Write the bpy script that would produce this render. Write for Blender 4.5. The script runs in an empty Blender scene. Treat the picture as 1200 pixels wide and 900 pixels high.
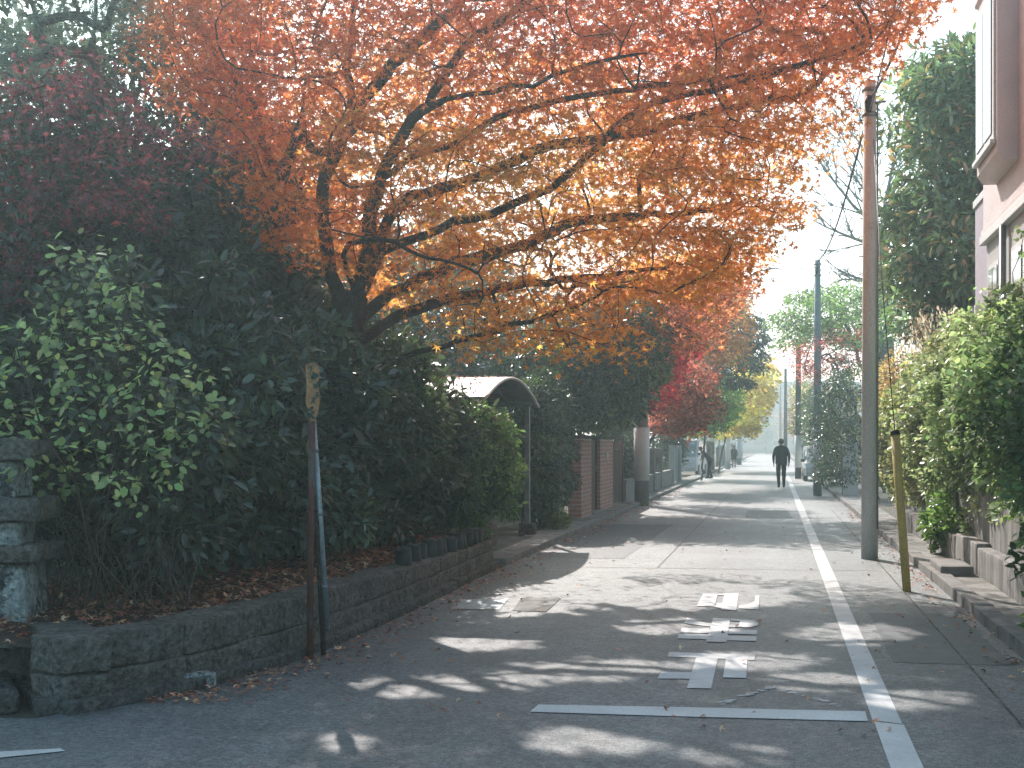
import bpy, bmesh, math, random
import numpy as np
from mathutils import Vector, Matrix
random.seed(7)
rng = np.random.default_rng(11)
sc = bpy.context.scene
col = sc.collection
R = math.radians

# ------------------------------------------------------------------ camera frame
F = 1450.0; H = 1.5; TH = R(12.0); CT, ST = math.cos(TH), math.sin(TH)
def P(x, y, d):
    r = (x-600)/F*d
    return Vector((r*CT-d*ST, r*ST+d*CT, H+(522-y)/F*d))
def G(x, y):
    d = F*H/(y-522.0); v = P(x, y, d); v.z = 0; return v
cam = bpy.data.cameras.new('camera'); co = bpy.data.objects.new('camera', cam); col.objects.link(co)
cam.sensor_fit = 'HORIZONTAL'; cam.sensor_width = 36; cam.lens = 36*F/1200
cam.shift_x = 0; cam.shift_y = (522-450)/1200.0
cam.clip_start = .1; cam.clip_end = 2000
co.location = (0, 0, H); co.rotation_euler = (R(90), 0, TH)
sc.camera = co

# ------------------------------------------------------------------ light
SUN_EL, SUN_AZ = R(37), R(-25)      # azimuth from +Y toward +X
w = bpy.data.worlds.new('World'); sc.world = w; w.use_nodes = True
nt = w.node_tree; bg = nt.nodes['Background']
sky = nt.nodes.new('ShaderNodeTexSky'); sky.sky_type = 'NISHITA'; sky.sun_disc = False
sky.sun_elevation = SUN_EL; sky.sun_rotation = SUN_AZ; sky.dust_density = 1.5; sky.air_density = 1.2; sky.ozone_density = 2.0
sm = nt.nodes.new('ShaderNodeMix'); sm.data_type = 'RGBA'; sm.blend_type = 'MULTIPLY'; sm.inputs[0].default_value = 1; sm.inputs[7].default_value = (1.05, 1.36, 1.34, 1)
nt.links.new(sky.outputs[0], sm.inputs[6])
# hazy white glare of the sky around and below the sun
tcw = nt.nodes.new('ShaderNodeTexCoord'); dt = nt.nodes.new('ShaderNodeVectorMath'); dt.operation = 'DOT_PRODUCT'
gl_ = Vector((-.02, .93, .36)).normalized(); dt.inputs[1].default_value = gl_
nt.links.new(tcw.outputs['Generated'], dt.inputs[0])
gr = nt.nodes.new('ShaderNodeValToRGB'); gr.color_ramp.interpolation = 'EASE'
gr.color_ramp.elements[0].position = .55; gr.color_ramp.elements[0].color = (0, 0, 0, 1); gr.color_ramp.elements[1].position = .95; gr.color_ramp.elements[1].color = (6.5, 7.2, 7.2, 1)
nt.links.new(dt.outputs['Value'], gr.inputs[0])
sa = nt.nodes.new('ShaderNodeMix'); sa.data_type = 'RGBA'; sa.blend_type = 'ADD'; sa.inputs[0].default_value = 1; nt.links.new(sm.outputs[2], sa.inputs[6]); nt.links.new(gr.outputs[0], sa.inputs[7])
nt.links.new(sa.outputs[2], bg.inputs[0]); bg.inputs[1].default_value = .15
sl = bpy.data.lights.new('sun', 'SUN'); sl.energy = 5.0; sl.angle = R(.53); sl.color = (1.65, 1.61, 1.52)
so = bpy.data.objects.new('sun', sl); col.objects.link(so)
sd = Vector((math.sin(SUN_AZ)*math.cos(SUN_EL), math.cos(SUN_AZ)*math.cos(SUN_EL), math.sin(SUN_EL)))
so.rotation_euler = sd.to_track_quat('Z', 'Y').to_euler(); so.location = (0, 0, 60)
sc.view_settings.view_transform = 'Standard'; sc.view_settings.look = 'None'
sc.view_settings.exposure = 0; sc.view_settings.gamma = 1
sc.render.engine = 'CYCLES'
cy = sc.cycles; cy.use_denoising = True; cy.max_bounces = 7; cy.diffuse_bounces = 4; cy.glossy_bounces = 2
cy.transmission_bounces = 3; cy.transparent_max_bounces = 4; cy.volume_bounces = 0; cy.sample_clamp_indirect = 4; cy.caustics_reflective = False

# ------------------------------------------------------------------ materials
def ramp(N, L, src, stops):
    r = N.new('ShaderNodeValToRGB'); e = r.color_ramp.elements
    while len(e) < len(stops): e.new(.5)
    for k, (p, c) in enumerate(stops):
        e[k].position = p; e[k].color = (*c, 1) if len(c) == 3 else c
    L.new(src, r.inputs[0]); return r
def noise(N, L, scale, detail=4, rough=.6, vec=None):
    n = N.new('ShaderNodeTexNoise'); n.inputs['Scale'].default_value = scale; n.inputs['Detail'].default_value = detail
    n.inputs['Roughness'].default_value = rough
    if vec: L.new(vec, n.inputs['Vector'])
    return n
def mixc(N, L, fac, a, b, mode='MIX'):
    m = N.new('ShaderNodeMix'); m.data_type = 'RGBA'; m.blend_type = mode
    for s, v in ((0, fac), (6, a), (7, b)):
        if hasattr(v, 'links') or hasattr(v, 'is_linked'): L.new(v, m.inputs[s])
        elif s == 0: m.inputs[0].default_value = v
        else: m.inputs[s].default_value = (*v, 1)
    return m.outputs[2]
MATS = {}
def mat(name, c1, c2=None, scale=6, rough=.8, bump=.3, metal=0, spec=.4, c3=None, stretch=None, fine=60):
    """two-tone weathered surface with stains and relief"""
    m = bpy.data.materials.new(name); m.use_nodes = True; N, L = m.node_tree.nodes, m.node_tree.links
    b = N['Principled BSDF']; tc = N.new('ShaderNodeTexCoord'); geo = N.new('ShaderNodeNewGeometry'); v = geo.outputs['Position']
    if stretch:
        mp = N.new('ShaderNodeMapping'); mp.inputs['Scale'].default_value = stretch; L.new(v, mp.inputs[0]); v = mp.outputs[0]
    c2 = c2 or tuple(x*.6 for x in c1)
    n = noise(N, L, scale, 6, .65, v); n2 = noise(N, L, fine, 3, .6, v)
    r = ramp(N, L, n.outputs[0], [(.32, c2), (.66, c1)])
    out = r.outputs[0]
    if c3:
        n3 = noise(N, L, scale*.6, 5, .7, v); r3 = ramp(N, L, n3.outputs[0], [(.5, (0, 0, 0)), (.58, (1, 1, 1))])
        out = mixc(N, L, r3.outputs[0], out, c3)
    rf = ramp(N, L, n2.outputs[0], [(.3, (.7, .7, .7) if bump < .85 else (.45, .45, .45)), (.7, (1.15, 1.15, 1.15) if bump < .85 else (1.5, 1.5, 1.5))])
    out = mixc(N, L, 1.0, out, rf.outputs[0], 'MULTIPLY')
    L.new(out, b.inputs['Base Color'])
    b.inputs['Roughness'].default_value = rough; b.inputs['Metallic'].default_value = metal; b.inputs['Specular IOR Level'].default_value = spec
    if bump:
        bp = N.new('ShaderNodeBump'); bp.inputs['Strength'].default_value = min(1, bump); bp.inputs['Distance'].default_value = .02 if bump < .85 else .06
        ad = N.new('ShaderNodeMath'); L.new(n.outputs[0], ad.inputs[0]); L.new(n2.outputs[0], ad.inputs[1]); L.new(ad.outputs[0], bp.inputs['Height'])
        L.new(bp.outputs[0], b.inputs['Normal'])
    MATS[name] = m; return m
def leafmat(name, trans=.4, rough=.5, spec=.3, warm=(1, 1, 1)):
    m = bpy.data.materials.new(name); m.use_nodes = True; N, L = m.node_tree.nodes, m.node_tree.links
    b = N['Principled BSDF']; a = N.new('ShaderNodeAttribute'); a.attribute_name = 'Col'
    L.new(a.outputs['Color'], b.inputs['Base Color']); b.inputs['Roughness'].default_value = rough; b.inputs['Specular IOR Level'].default_value = spec
    t = N.new('ShaderNodeBsdfTranslucent'); L.new(mixc(N, L, 1.0, a.outputs['Color'], warm, 'MULTIPLY'), t.inputs[0])
    mx = N.new('ShaderNodeMixShader'); mx.inputs[0].default_value = trans
    L.new(b.outputs[0], mx.inputs[1]); L.new(t.outputs[0], mx.inputs[2]); L.new(mx.outputs[0], N['Material Output'].inputs[0])
    return m
LF_GLOSS = leafmat('glossy leaf', .25, .30, .75, (1.5, 1.6, .8))
LF_SOFT = leafmat('soft leaf', .5, .36, .55, (1.3, 1.36, 1.15))
LF_MAPLE = leafmat('maple leaf', .8, .6, .25, (1.32, 1.26, 1.12))
LF_DRY = leafmat('dry leaf', .1, .75, .2)

def asphalt():
    m = bpy.data.materials.new('asphalt'); m.use_nodes = True; N, L = m.node_tree.nodes, m.node_tree.links
    b = N['Principled BSDF']; v = N.new('ShaderNodeNewGeometry').outputs['Position']
    big = noise(N, L, .55, 6, .65, v); mid = noise(N, L, 5, 6, .7, v); fine = noise(N, L, 110, 2, .6, v)
    vo = N.new('ShaderNodeTexVoronoi'); vo.inputs['Scale'].default_value = 150; L.new(v, vo.inputs['Vector'])
    r = ramp(N, L, big.outputs[0], [(.3, (.135, .155, .160)), (.5, (.185, .206, .210)), (.72, (.24, .26, .262))])
    r2 = ramp(N, L, mid.outputs[0], [(.3, (.78, .78, .78)), (.7, (1.12, 1.12, 1.12))])
    o = mixc(N, L, 1.0, r.outputs[0], r2.outputs[0], 'MULTIPLY')
    r3 = ramp(N, L, vo.outputs['Distance'], [(.0, (1.6, 1.6, 1.57)), (.4, (.95, .95, .95)), (.75, (.38, .38, .39))])
    o = mixc(N, L, .8, o, r3.outputs[0], 'MULTIPLY')
    vb = N.new('ShaderNodeTexVoronoi'); vb.inputs['Scale'].default_value = 48; L.new(v, vb.inputs['Vector'])
    sp_ = N.new('ShaderNodeSeparateColor'); L.new(vb.outputs['Color'], sp_.inputs[0])
    r4 = ramp(N, L, sp_.outputs[0], [(.05, (.55, .55, .56)), (.5, (1, 1, 1)), (.95, (1.5, 1.5, 1.47))]); o = mixc(N, L, .75, o, r4.outputs[0], 'MULTIPLY')
    sm_ = noise(N, L, .9, 3, .5, v); st_ = N.new('ShaderNodeMapping'); st_.inputs['Scale'].default_value = (1.6, .12, 1); L.new(v, st_.inputs[0]); L.new(st_.outputs[0], sm_.inputs['Vector'])
    r5 = ramp(N, L, sm_.outputs[0], [(.3, (.78, .78, .78)), (.65, (1.12, 1.12, 1.12))]); o = mixc(N, L, 1, o, r5.outputs[0], 'MULTIPLY')
    # hairline cracks
    cn = noise(N, L, 1.2, 6, .7, v); mp = N.new('ShaderNodeVectorMath'); mp.operation = 'ADD'; L.new(v, mp.inputs[0])
    sc_ = N.new('ShaderNodeVectorMath'); sc_.operation = 'SCALE'; sc_.inputs['Scale'].default_value = .5; L.new(cn.outputs['Color'], sc_.inputs[0]); L.new(sc_.outputs[0], mp.inputs[1])
    cv = N.new('ShaderNodeTexVoronoi'); cv.feature = 'DISTANCE_TO_EDGE'; cv.inputs['Scale'].default_value = .38; L.new(mp.outputs[0], cv.inputs['Vector'])
    cr = ramp(N, L, cv.outputs['Distance'], [(.0, (.45, .45, .45)), (.006, (1, 1, 1))])
    o = mixc(N, L, .35, o, cr.outputs[0], 'MULTIPLY')
    L.new(o, b.inputs['Base Color']); b.inputs['Roughness'].default_value = .5; b.inputs['Specular IOR Level'].default_value = .6
    bp = N.new('ShaderNodeBump'); bp.inputs['Strength'].default_value = .7; bp.inputs['Distance'].default_value = .008
    ad = N.new('ShaderNodeMath'); L.new(vo.outputs['Distance'], ad.inputs[0]); L.new(fine.outputs[0], ad.inputs[1]); L.new(ad.outputs[0], bp.inputs['Height'])
    L.new(bp.outputs[0], b.inputs['Normal'])
    return m
def paint(name, thr=.36, c=(.72, .73, .72)):
    m = bpy.data.materials.new(name); m.use_nodes = True; N, L = m.node_tree.nodes, m.node_tree.links
    b = N['Principled BSDF']; v = N.new('ShaderNodeNewGeometry').outputs['Position']
    n = noise(N, L, 9, 8, .75, v); n2 = noise(N, L, 2.0, 4, .6, v); n3 = noise(N, L, 120, 2, .6, v)
    k = ramp(N, L, n.outputs[0], [(thr-.03, (.2, .2, .2)), (thr+.04, (1, 1, 1))])
    t = ramp(N, L, n2.outputs[0], [(.3, tuple(x*.72 for x in c)), (.7, c)])
    o = mixc(N, L, k.outputs[0], (.21, .215, .215), t.outputs[0])
    f = ramp(N, L, n3.outputs[0], [(.3, (.8, .8, .8)), (.65, (1.05, 1.05, 1.05))])
    o = mixc(N, L, 1.0, o, f.outputs[0], 'MULTIPLY')
    L.new(o, b.inputs['Base Color']); b.inputs['Roughness'].default_value = .6
    return m
def brickmat():
    m = bpy.data.materials.new('brick'); m.use_nodes = True; N, L = m.node_tree.nodes, m.node_tree.links
    b = N['Principled BSDF']; v = N.new('ShaderNodeNewGeometry').outputs['Position']
    s = N.new('ShaderNodeSeparateXYZ'); L.new(v, s.inputs[0]); c = N.new('ShaderNodeCombineXYZ')
    ad = N.new('ShaderNodeMath'); L.new(s.outputs[0], ad.inputs[0]); L.new(s.outputs[1], ad.inputs[1])
    L.new(ad.outputs[0], c.inputs[0]); L.new(s.outputs[2], c.inputs[1])
    t = N.new('ShaderNodeTexBrick'); L.new(c.outputs[0], t.inputs['Vector']); t.inputs['Scale'].default_value = 1.0
    t.inputs['Brick Width'].default_value = .42; t.inputs['Row Height'].default_value = .085; t.inputs['Mortar Size'].default_value = .012
    t.inputs['Color1'].default_value = (.48, .22, .17, 1); t.inputs['Color2'].default_value = (.40, .19, .15, 1); t.inputs['Mortar'].default_value = (.5, .40, .36, 1)
    n = noise(N, L, 7, 5, .6, v); r = ramp(N, L, n.outputs[0], [(.3, (.7, .7, .7)), (.7, (1.15, 1.15, 1.15))])
    L.new(mixc(N, L, 1.0, t.outputs[0], r.outputs[0], 'MULTIPLY'), b.inputs['Base Color']); b.inputs['Roughness'].default_value = .85
    bp = N.new('ShaderNodeBump'); bp.inputs['Strength'].default_value = .5; bp.inputs['Distance'].default_value = .01; bp.invert = True
    L.new(t.outputs['Fac'], bp.inputs['Height']); L.new(bp.outputs[0], b.inputs['Normal']); return m
def stucco(name, c):
    return mat(name, c, tuple(x*.86 for x in c), 1.2, .9, .35, fine=90, spec=.2)
def glassmat():
    m = bpy.data.materials.new('window glass'); m.use_nodes = True; N, L = m.node_tree.nodes, m.node_tree.links
    b = N['Principled BSDF']; v = N.new('ShaderNodeNewGeometry').outputs['Position']; n = noise(N, L, 1.5, 2, .5, v)
    r = ramp(N, L, n.outputs[0], [(.3, (.10, .13, .14)), (.7, (.22, .25, .26))]); L.new(r.outputs[0], b.inputs['Base Color'])
    b.inputs['Roughness'].default_value = .06; b.inputs['Specular IOR Level'].default_value = .9; return m

ASPH = asphalt(); WHITE = paint('road paint'); WORN = paint('worn road paint', .4, (.6, .61, .61))
STONE = mat('mossy stone', (.20, .178, .152), (.098, .094, .078), 4.5, .95, 1, c3=(.195, .185, .165), fine=26)
STONE2 = mat('dark stone', (.16, .15, .135), (.07, .07, .062), 5, .95, .9, fine=26)
PALE = mat('lichen stone', (.60, .64, .61), (.27, .29, .28), 7, .95, .9, c3=(.09, .10, .10), fine=30)
CONC = mat('concrete', (.34, .335, .315), (.23, .225, .21), 2.5, .9, .35, c3=(.16, .16, .14))
STREAK = mat('streaked concrete', (.40, .395, .375), (.14, .138, .125), 2.2, .92, .4, stretch=(3, 5, .45))
KERB = mat('kerb concrete', (.30, .295, .28), (.17, .168, .158), 4, .9, .4)
SOIL = mat('soil', (.12, .08, .06), (.06, .045, .035), 8, 1, .8)
EARTH = mat('earth', (.16, .14, .11), (.09, .085, .06), .8, 1, .5)
POLE = mat('pole concrete', (.74, .78, .77), (.60, .635, .63), 1.5, .85, .2, stretch=(3, 3, .6))
POLEB = mat('blue grey pole', (.30, .37, .38), (.22, .28, .29), 1.5, .7, .15)
POLED = mat('dark pole concrete', (.30, .29, .27), (.20, .195, .185), 1.5, .85, .2, stretch=(3, 3, .6))
POLEN = mat('brown pole', (.13, .105, .085), (.08, .065, .055), 2, .85, .2)
WRAP = mat('white wrap', (.90, .90, .87), (.80, .81, .79), 1.2, .7, .05)
METAL = mat('grey metal', (.30, .34, .36), (.18, .2, .21), 6, .45, .15, metal=.6)
GALV = mat('galvanised', (.42, .50, .52), (.25, .31, .33), 9, .4, .1, metal=.55)
RUST = mat('rusted paint', (.20, .07, .055), (.10, .045, .035), 5, .85, .5, c3=(.16, .12, .10))
PLATE = mat('peeling plate', (.62, .33, .15), (.40, .20, .10), 22, .85, .5, c3=(.045, .085, .065))
YEL = mat('yellow guard', (.72, .54, .18), (.55, .41, .14), 3, .6, .15)
DARK = mat('black rubber', (.02, .02, .02), (.012, .012, .012), 8, .6, .1)
BRICK = brickmat(); WOOD = mat('brown wood', (.13, .06, .04), (.075, .036, .026), 5, .7, .3, stretch=(6, 6, .6))
WOODB = mat('weathered boards', (.15, .09, .075), (.09, .055, .045), 5, .8, .3, stretch=(8, 8, .5))
BLOCK = mat('block wall', (.33, .32, .29), (.22, .215, .20), 5, .9, .4)
PINK = stucco('pink stucco', (.80, .71, .70)); MAUVE = stucco('mauve stucco', (.52, .46, .51)); GREYW = stucco('grey stucco', (.55, .55, .54))
TRIM = mat('white trim', (.70, .70, .69), (.62, .62, .62), 3, .5, .05)
GLASS = glassmat()
BARK = mat('dark bark', (.115, .092, .075), (.05, .042, .037), 9, .95, .9, stretch=(1.5, 1.5, .5))
BARKG = mat('grey bark', (.15, .14, .12), (.07, .066, .058), 9, .95, .8, stretch=(1.5, 1.5, .5))
TWIG = mat('twig', (.12, .08, .055), (.06, .045, .035), 14, .9, .4)
SKIN = mat('skin', (.42, .25, .18), (.38, .22, .16), 4, .55, .02)
HAIR = mat('black hair', (.016, .014, .014), (.008, .008, .008), 60, .5, .4)
NAVY = mat('navy jacket', (.018, .021, .032), (.012, .014, .022), 12, .85, .3)
BLACKT = mat('black trousers', (.014, .014, .017), (.009, .009, .011), 12, .9, .2)
GREYJ = mat('grey violet jacket', (.10, .095, .125), (.07, .066, .09), 10, .9, .3)
BEIGE = mat('beige cloth', (.38, .30, .22), (.30, .23, .17), 10, .9, .2)
CARW = mat('white car paint', (.70, .71, .71), (.66, .67, .67), 2, .25, 0, spec=.6)
PLASTIC = mat('green plastic', (.035, .042, .038), (.022, .026, .024), 6, .6, .2)
FARW = mat('far wall', (.42, .43, .44), (.34, .35, .36), .3, .9, 0)
FARD = mat('far dark', (.16, .18, .20), (.12, .13, .15), .3, .8, 0)
ROOF = mat('roof tile', (.14, .13, .13), (.09, .085, .085), 1.5, .8, .3)
WIRE = mat('wire', (.10, .10, .10), (.07, .07, .07), 3, .6, 0)

# ------------------------------------------------------------------ object helpers
def link(name, me, m=None, parent=None):
    o = bpy.data.objects.new(name, me); col.objects.link(o)
    if m is not None and me is not None: me.materials.append(m)
    if parent is not None:
        o.parent = parent
        o.matrix_parent_inverse = Matrix.Translation(-Vector(parent.location)) if parent.rotation_euler.z == 0 else parent_world(parent).inverted()
    return o
def parent_world(p):
    return Matrix.Translation(p.location) @ p.rotation_euler.to_matrix().to_4x4()
def tag(o, label=None, cat=None, group=None, kind=None):
    if label: o['label'] = label
    if cat: o['category'] = cat
    if group: o['group'] = group
    if kind: o['kind'] = kind
    return o
def thing(name, label, cat, loc=(0, 0, 0), group=None):
    o = bpy.data.objects.new(name, None); col.objects.link(o); o.location = loc; o.empty_display_size = .2
    return tag(o, label, cat, group)
class MB:
    """collects shapes (world coordinates) and links them as one mesh"""
    def __init__(s): s.v = []; s.f = []; s.sm = []
    def add(s, vs, fs, smooth=False):
        n = len(s.v); s.v += [tuple(v) for v in vs]; s.f += [tuple(i+n for i in f) for f in fs]; s.sm += [smooth]*len(fs); return s
    def box(s, c, d, rz=0, bev=0.0, M=None):
        bm = bmesh.new(); bmesh.ops.create_cube(bm, size=1)
        bmesh.ops.scale(bm, vec=d, verts=bm.verts)
        if bev: bmesh.ops.bevel(bm, geom=list(bm.edges), offset=bev, segments=2, affect='EDGES', profile=.6)
        T = Matrix.Translation(c) @ Matrix.Rotation(rz, 4, 'Z')
        if M is not None: T = Matrix.Translation(c) @ M
        bmesh.ops.transform(bm, matrix=T, verts=bm.verts)
        bm.verts.index_update()
        s.add([v.co for v in bm.verts], [[v.index for v in f.verts] for f in bm.faces]); bm.free(); return s
    def rock(s, c, d, rz=0, amp=.012, cuts=5, seed=0, bev=.03):
        """rough-hewn stone block"""
        bm = bmesh.new(); bmesh.ops.create_cube(bm, size=1); bmesh.ops.scale(bm, vec=d, verts=bm.verts)
        bmesh.ops.bevel(bm, geom=list(bm.edges), offset=bev, segments=2, affect='EDGES', profile=.5)
        bmesh.ops.subdivide_edges(bm, edges=[e for e in bm.edges if e.calc_length() > .12], cuts=cuts, use_grid_fill=True)
        from mathutils import noise as mn
        for v in bm.verts:
            p = Vector(v.co)+Vector((seed*3.7, seed*1.3, seed*2.1))
            v.co += (mn.noise_vector(p*3)*.8+mn.noise_vector(p*9)*.7+mn.noise_vector(p*22)*.45)*amp
        bmesh.ops.transform(bm, matrix=Matrix.Translation(c) @ Matrix.Rotation(rz, 4, 'Z'), verts=bm.verts)
        bm.verts.index_update()
        s.add([v.co for v in bm.verts], [[v.index for v in f.verts] for f in bm.faces], True); bm.free(); return s
    def tube(s, pts, rad, seg=8, cap=True):
        pts = [Vector(p) for p in pts]; n = len(pts)
        if not hasattr(rad, '__len__'): rad = [rad]*n
        vs = []; up = Vector((.31, .17, .93)).normalized(); prev = None
        for i in range(n):
            t = (pts[min(i+1, n-1)]-pts[max(i-1, 0)])
            t = t.normalized() if t.length > 1e-9 else Vector((0, 0, 1))
            a = (prev - t*prev.dot(t)) if prev is not None else t.cross(up if abs(t.dot(up)) < .95 else Vector((1, 0, 0)))
            a.normalize(); prev = a; b = t.cross(a)
            for k in range(seg):
                an = 2*math.pi*k/seg; vs.append(pts[i]+(a*math.cos(an)+b*math.sin(an))*rad[i])
        fs = [(i*seg+k, i*seg+(k+1) % seg, (i+1)*seg+(k+1) % seg, (i+1)*seg+k) for i in range(n-1) for k in range(seg)]
        s.add(vs, fs, True)
        if cap: s.add([], [], False); m = len(s.v)-len(vs); s.f += [tuple(m+k for k in range(seg-1, -1, -1)), tuple(m+(n-1)*seg+k for k in range(seg))]; s.sm += [False, False]
        return s
    def poly(s, pts): return s.add(pts, [tuple(range(len(pts)))])
    def prism(s, prof, axis_from, axis_to, fx):
        """profile list of 2-D points mapped by fx(u,v,t) at t = from / to"""
        n = len(prof); vs = [fx(u, v, axis_from) for u, v in prof]+[fx(u, v, axis_to) for u, v in prof]
        return s.add(vs, [tuple(range(n-1, -1, -1)), tuple(range(n, 2*n))]+[(i, (i+1) % n, n+(i+1) % n, n+i) for i in range(n)])
    def build(s, name, m, parent=None):
        me = bpy.data.meshes.new(name); me.from_pydata(s.v, [], s.f)
        me.polygons.foreach_set('use_smooth', s.sm); me.update()
        return link(name, me, m, parent)
def copy_tree(o, parent=None):
    c = o.copy(); col.objects.link(c)
    if parent is not None: c.parent = parent
    for ch in list(o.children): copy_tree(ch, c)
    return c

# ------------------------------------------------------------------ foliage
def T_quads(v, f): return np.array(v, float), np.array(f, int)
OVAL = T_quads([(0, 0, 0), (.2, .3, .06), (.19, .68, .05), (0, 1, -.08), (-.19, .68, .05), (-.2, .3, .06)], [(0, 1, 2, 3), (0, 3, 4, 5)])
ROUND = T_quads([(0, 0, 0), (.33, .28, .06), (.28, .7, .04), (0, 1, -.06), (-.28, .7, .04), (-.33, .28, .06)], [(0, 1, 2, 3), (0, 3, 4, 5)])
LONG = T_quads([(0, 0, 0), (.14, .3, .05), (.15, .65, .04), (0, 1, -.1), (-.15, .65, .04), (-.14, .3, .05)], [(0, 1, 2, 3), (0, 3, 4, 5)])
FAN = T_quads([(0, 0, 0), (.42, .62, .05), (.2, .92, -.03), (0, .82, .05), (-.2, .92, -.03), (-.42, .62, .05)], [(0, 1, 2, 3), (0, 3, 4, 5)])
NEEDLE = T_quads([(-.012, 0, 0), (.012, 0, 0), (.008, 1, -.05), (-.008, 1, -.05)], [(0, 1, 2, 3)])
def star(angs, lens, nr, ):
    v = [(0, .35, 0)]; f = []
    n = len(angs)
    def pt(a, r, z): return (math.cos(R(a))*r, .35+math.sin(R(a))*r, z)
    na = [angs[0]-22]+[(angs[i]+angs[i+1])/2 for i in range(n-1)]+[angs[-1]+22]
    for a in na: v.append(pt(a, nr, .03))
    for a, l in zip(angs, lens): v.append(pt(a, l, -.06))
    for i in range(n): f.append((0, 1+i, 1+n+1+i, 2+i))
    return T_quads(v, f)
MAPLE = star([-8, 40, 90, 140, 188], [.48, .62, .7, .62, .48], .2)
MAPLE3 = star([28, 90, 152], [.6, .7, .6], .26)
def norm(a): return a/np.maximum(np.linalg.norm(a, axis=1, keepdims=True), 1e-9)
def leaf_mesh(name, pos, dirs, nrm, size, tmpl, cols, m, parent=None):
    tv, tf = tmpl; n, k = len(pos), len(tv)
    d = norm(dirs); x = norm(np.cross(d, nrm)); z = np.cross(x, d)
    s = np.asarray(size).reshape(-1, 1, 1)
    V = pos[:, None, :]+s*(tv[None, :, 0:1]*x[:, None, :]+tv[None, :, 1:2]*d[:, None, :]+tv[None, :, 2:3]*z[:, None, :])
    q = len(tf); fi = (tf[None]+(np.arange(n)*k)[:, None, None]).reshape(-1)
    me = bpy.data.meshes.new(name)
    me.vertices.add(n*k); me.vertices.foreach_set('co', V.astype(np.float32).ravel())
    me.loops.add(n*q*4); me.loops.foreach_set('vertex_index', fi.astype(np.int32))
    me.polygons.add(n*q); me.polygons.foreach_set('loop_start', (np.arange(n*q)*4).astype(np.int32))
    me.update(calc_edges=True)
    at = me.attributes.new('Col', 'FLOAT_COLOR', 'FACE')
    c4 = np.ones((n, 4), np.float32); c4[:, :3] = np.clip(cols, 0, .95)
    at.data.foreach_set('color', np.repeat(c4, q, axis=0).ravel())
    me.validate(); return link(name, me, m, parent)
def rdir(n):
    return norm(rng.normal(size=(n, 3)))
def spray(centers, r, rz, n, size, droop=.15):
    """flat horizontal leaf sprays round each centre -> pos, dir, nrm, size, idx"""
    K = len(centers); idx = np.repeat(np.arange(K), n); N = K*n
    a = rng.uniform(0, 2*np.pi, N); rr = np.sqrt(rng.uniform(0, 1, N))
    R_ = r if np.isscalar(r) else np.asarray(r)[idx]
    off = np.stack([np.cos(a)*rr*R_, np.sin(a)*rr*R_, rng.normal(0, 1, N)*rz-droop*rr*rr*R_], 1)
    tilt = norm(rng.normal(0, .28, (K, 3))+np.array([0, 0, 1.]))
    t = tilt[idx]; off[:, 2] -= (off[:, 0]*t[:, 0]+off[:, 1]*t[:, 1])/np.maximum(t[:, 2], .3)
    d = norm(np.stack([np.cos(a), np.sin(a), -.35+rng.normal(0, .3, N)], 1)+rng.normal(0, .55, (N, 3)))
    nr = norm(t+rng.normal(0, .5, (N, 3)))
    return centers[idx]+off, d, nr, size*rng.uniform(.65, 1.25, N), idx
def clumps(centers, rc, n, size, outward=None):
    """rounded leaf clumps"""
    K = len(centers); idx = np.repeat(np.arange(K), n); N = K*n
    u = rdir(N); rr = rng.uniform(.25, 1, N)**.6
    rcv = (rc if np.isscalar(rc) else np.asarray(rc)[idx])
    pos = centers[idx]+u*(rr*rcv)[:, None]*np.array([1, 1, .85]) if not np.isscalar(rcv) else centers[idx]+u*(rr*rcv)[:, None]*np.array([1, 1, .85])
    d = norm(u*.9+rng.normal(0, .6, (N, 3))+np.array([0, 0, -.15])); nr = norm(u*.5+np.array([0, 0, .8])+rng.normal(0, .45, (N, 3)))
    return pos, d, nr, size*rng.uniform(.65, 1.3, N), idx
def ell_clumps(c, r, K, inner=.55, flat_bottom=True):
    u = rdir(K)
    bump = 1+.16*np.sin(u[:, 0]*5+c[0]*3)+.12*np.sin(u[:, 2]*7+u[:, 1]*4+c[1])
    rad = rng.uniform(inner, 1, K)**.8
    return np.array(c)+u*np.array(r)*(rad*bump)[:, None]
def shade_cols(base, idx, K, cv=.3, lv=.2, alt=None, af=.3):
    base = np.array(base, float); N = len(idx)
    g = np.exp(rng.normal(0, cv, K))[idx][:, None]*np.exp(rng.normal(0, lv, N))[:, None]
    c = base[None]*g
    if alt is not None:
        t = (rng.uniform(0, 1, N) < af)[:, None]
        c = np.where(t, np.array(alt)[None]*g, c)
    return c*(1+rng.normal(0, .06, (N, 3)))
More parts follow.
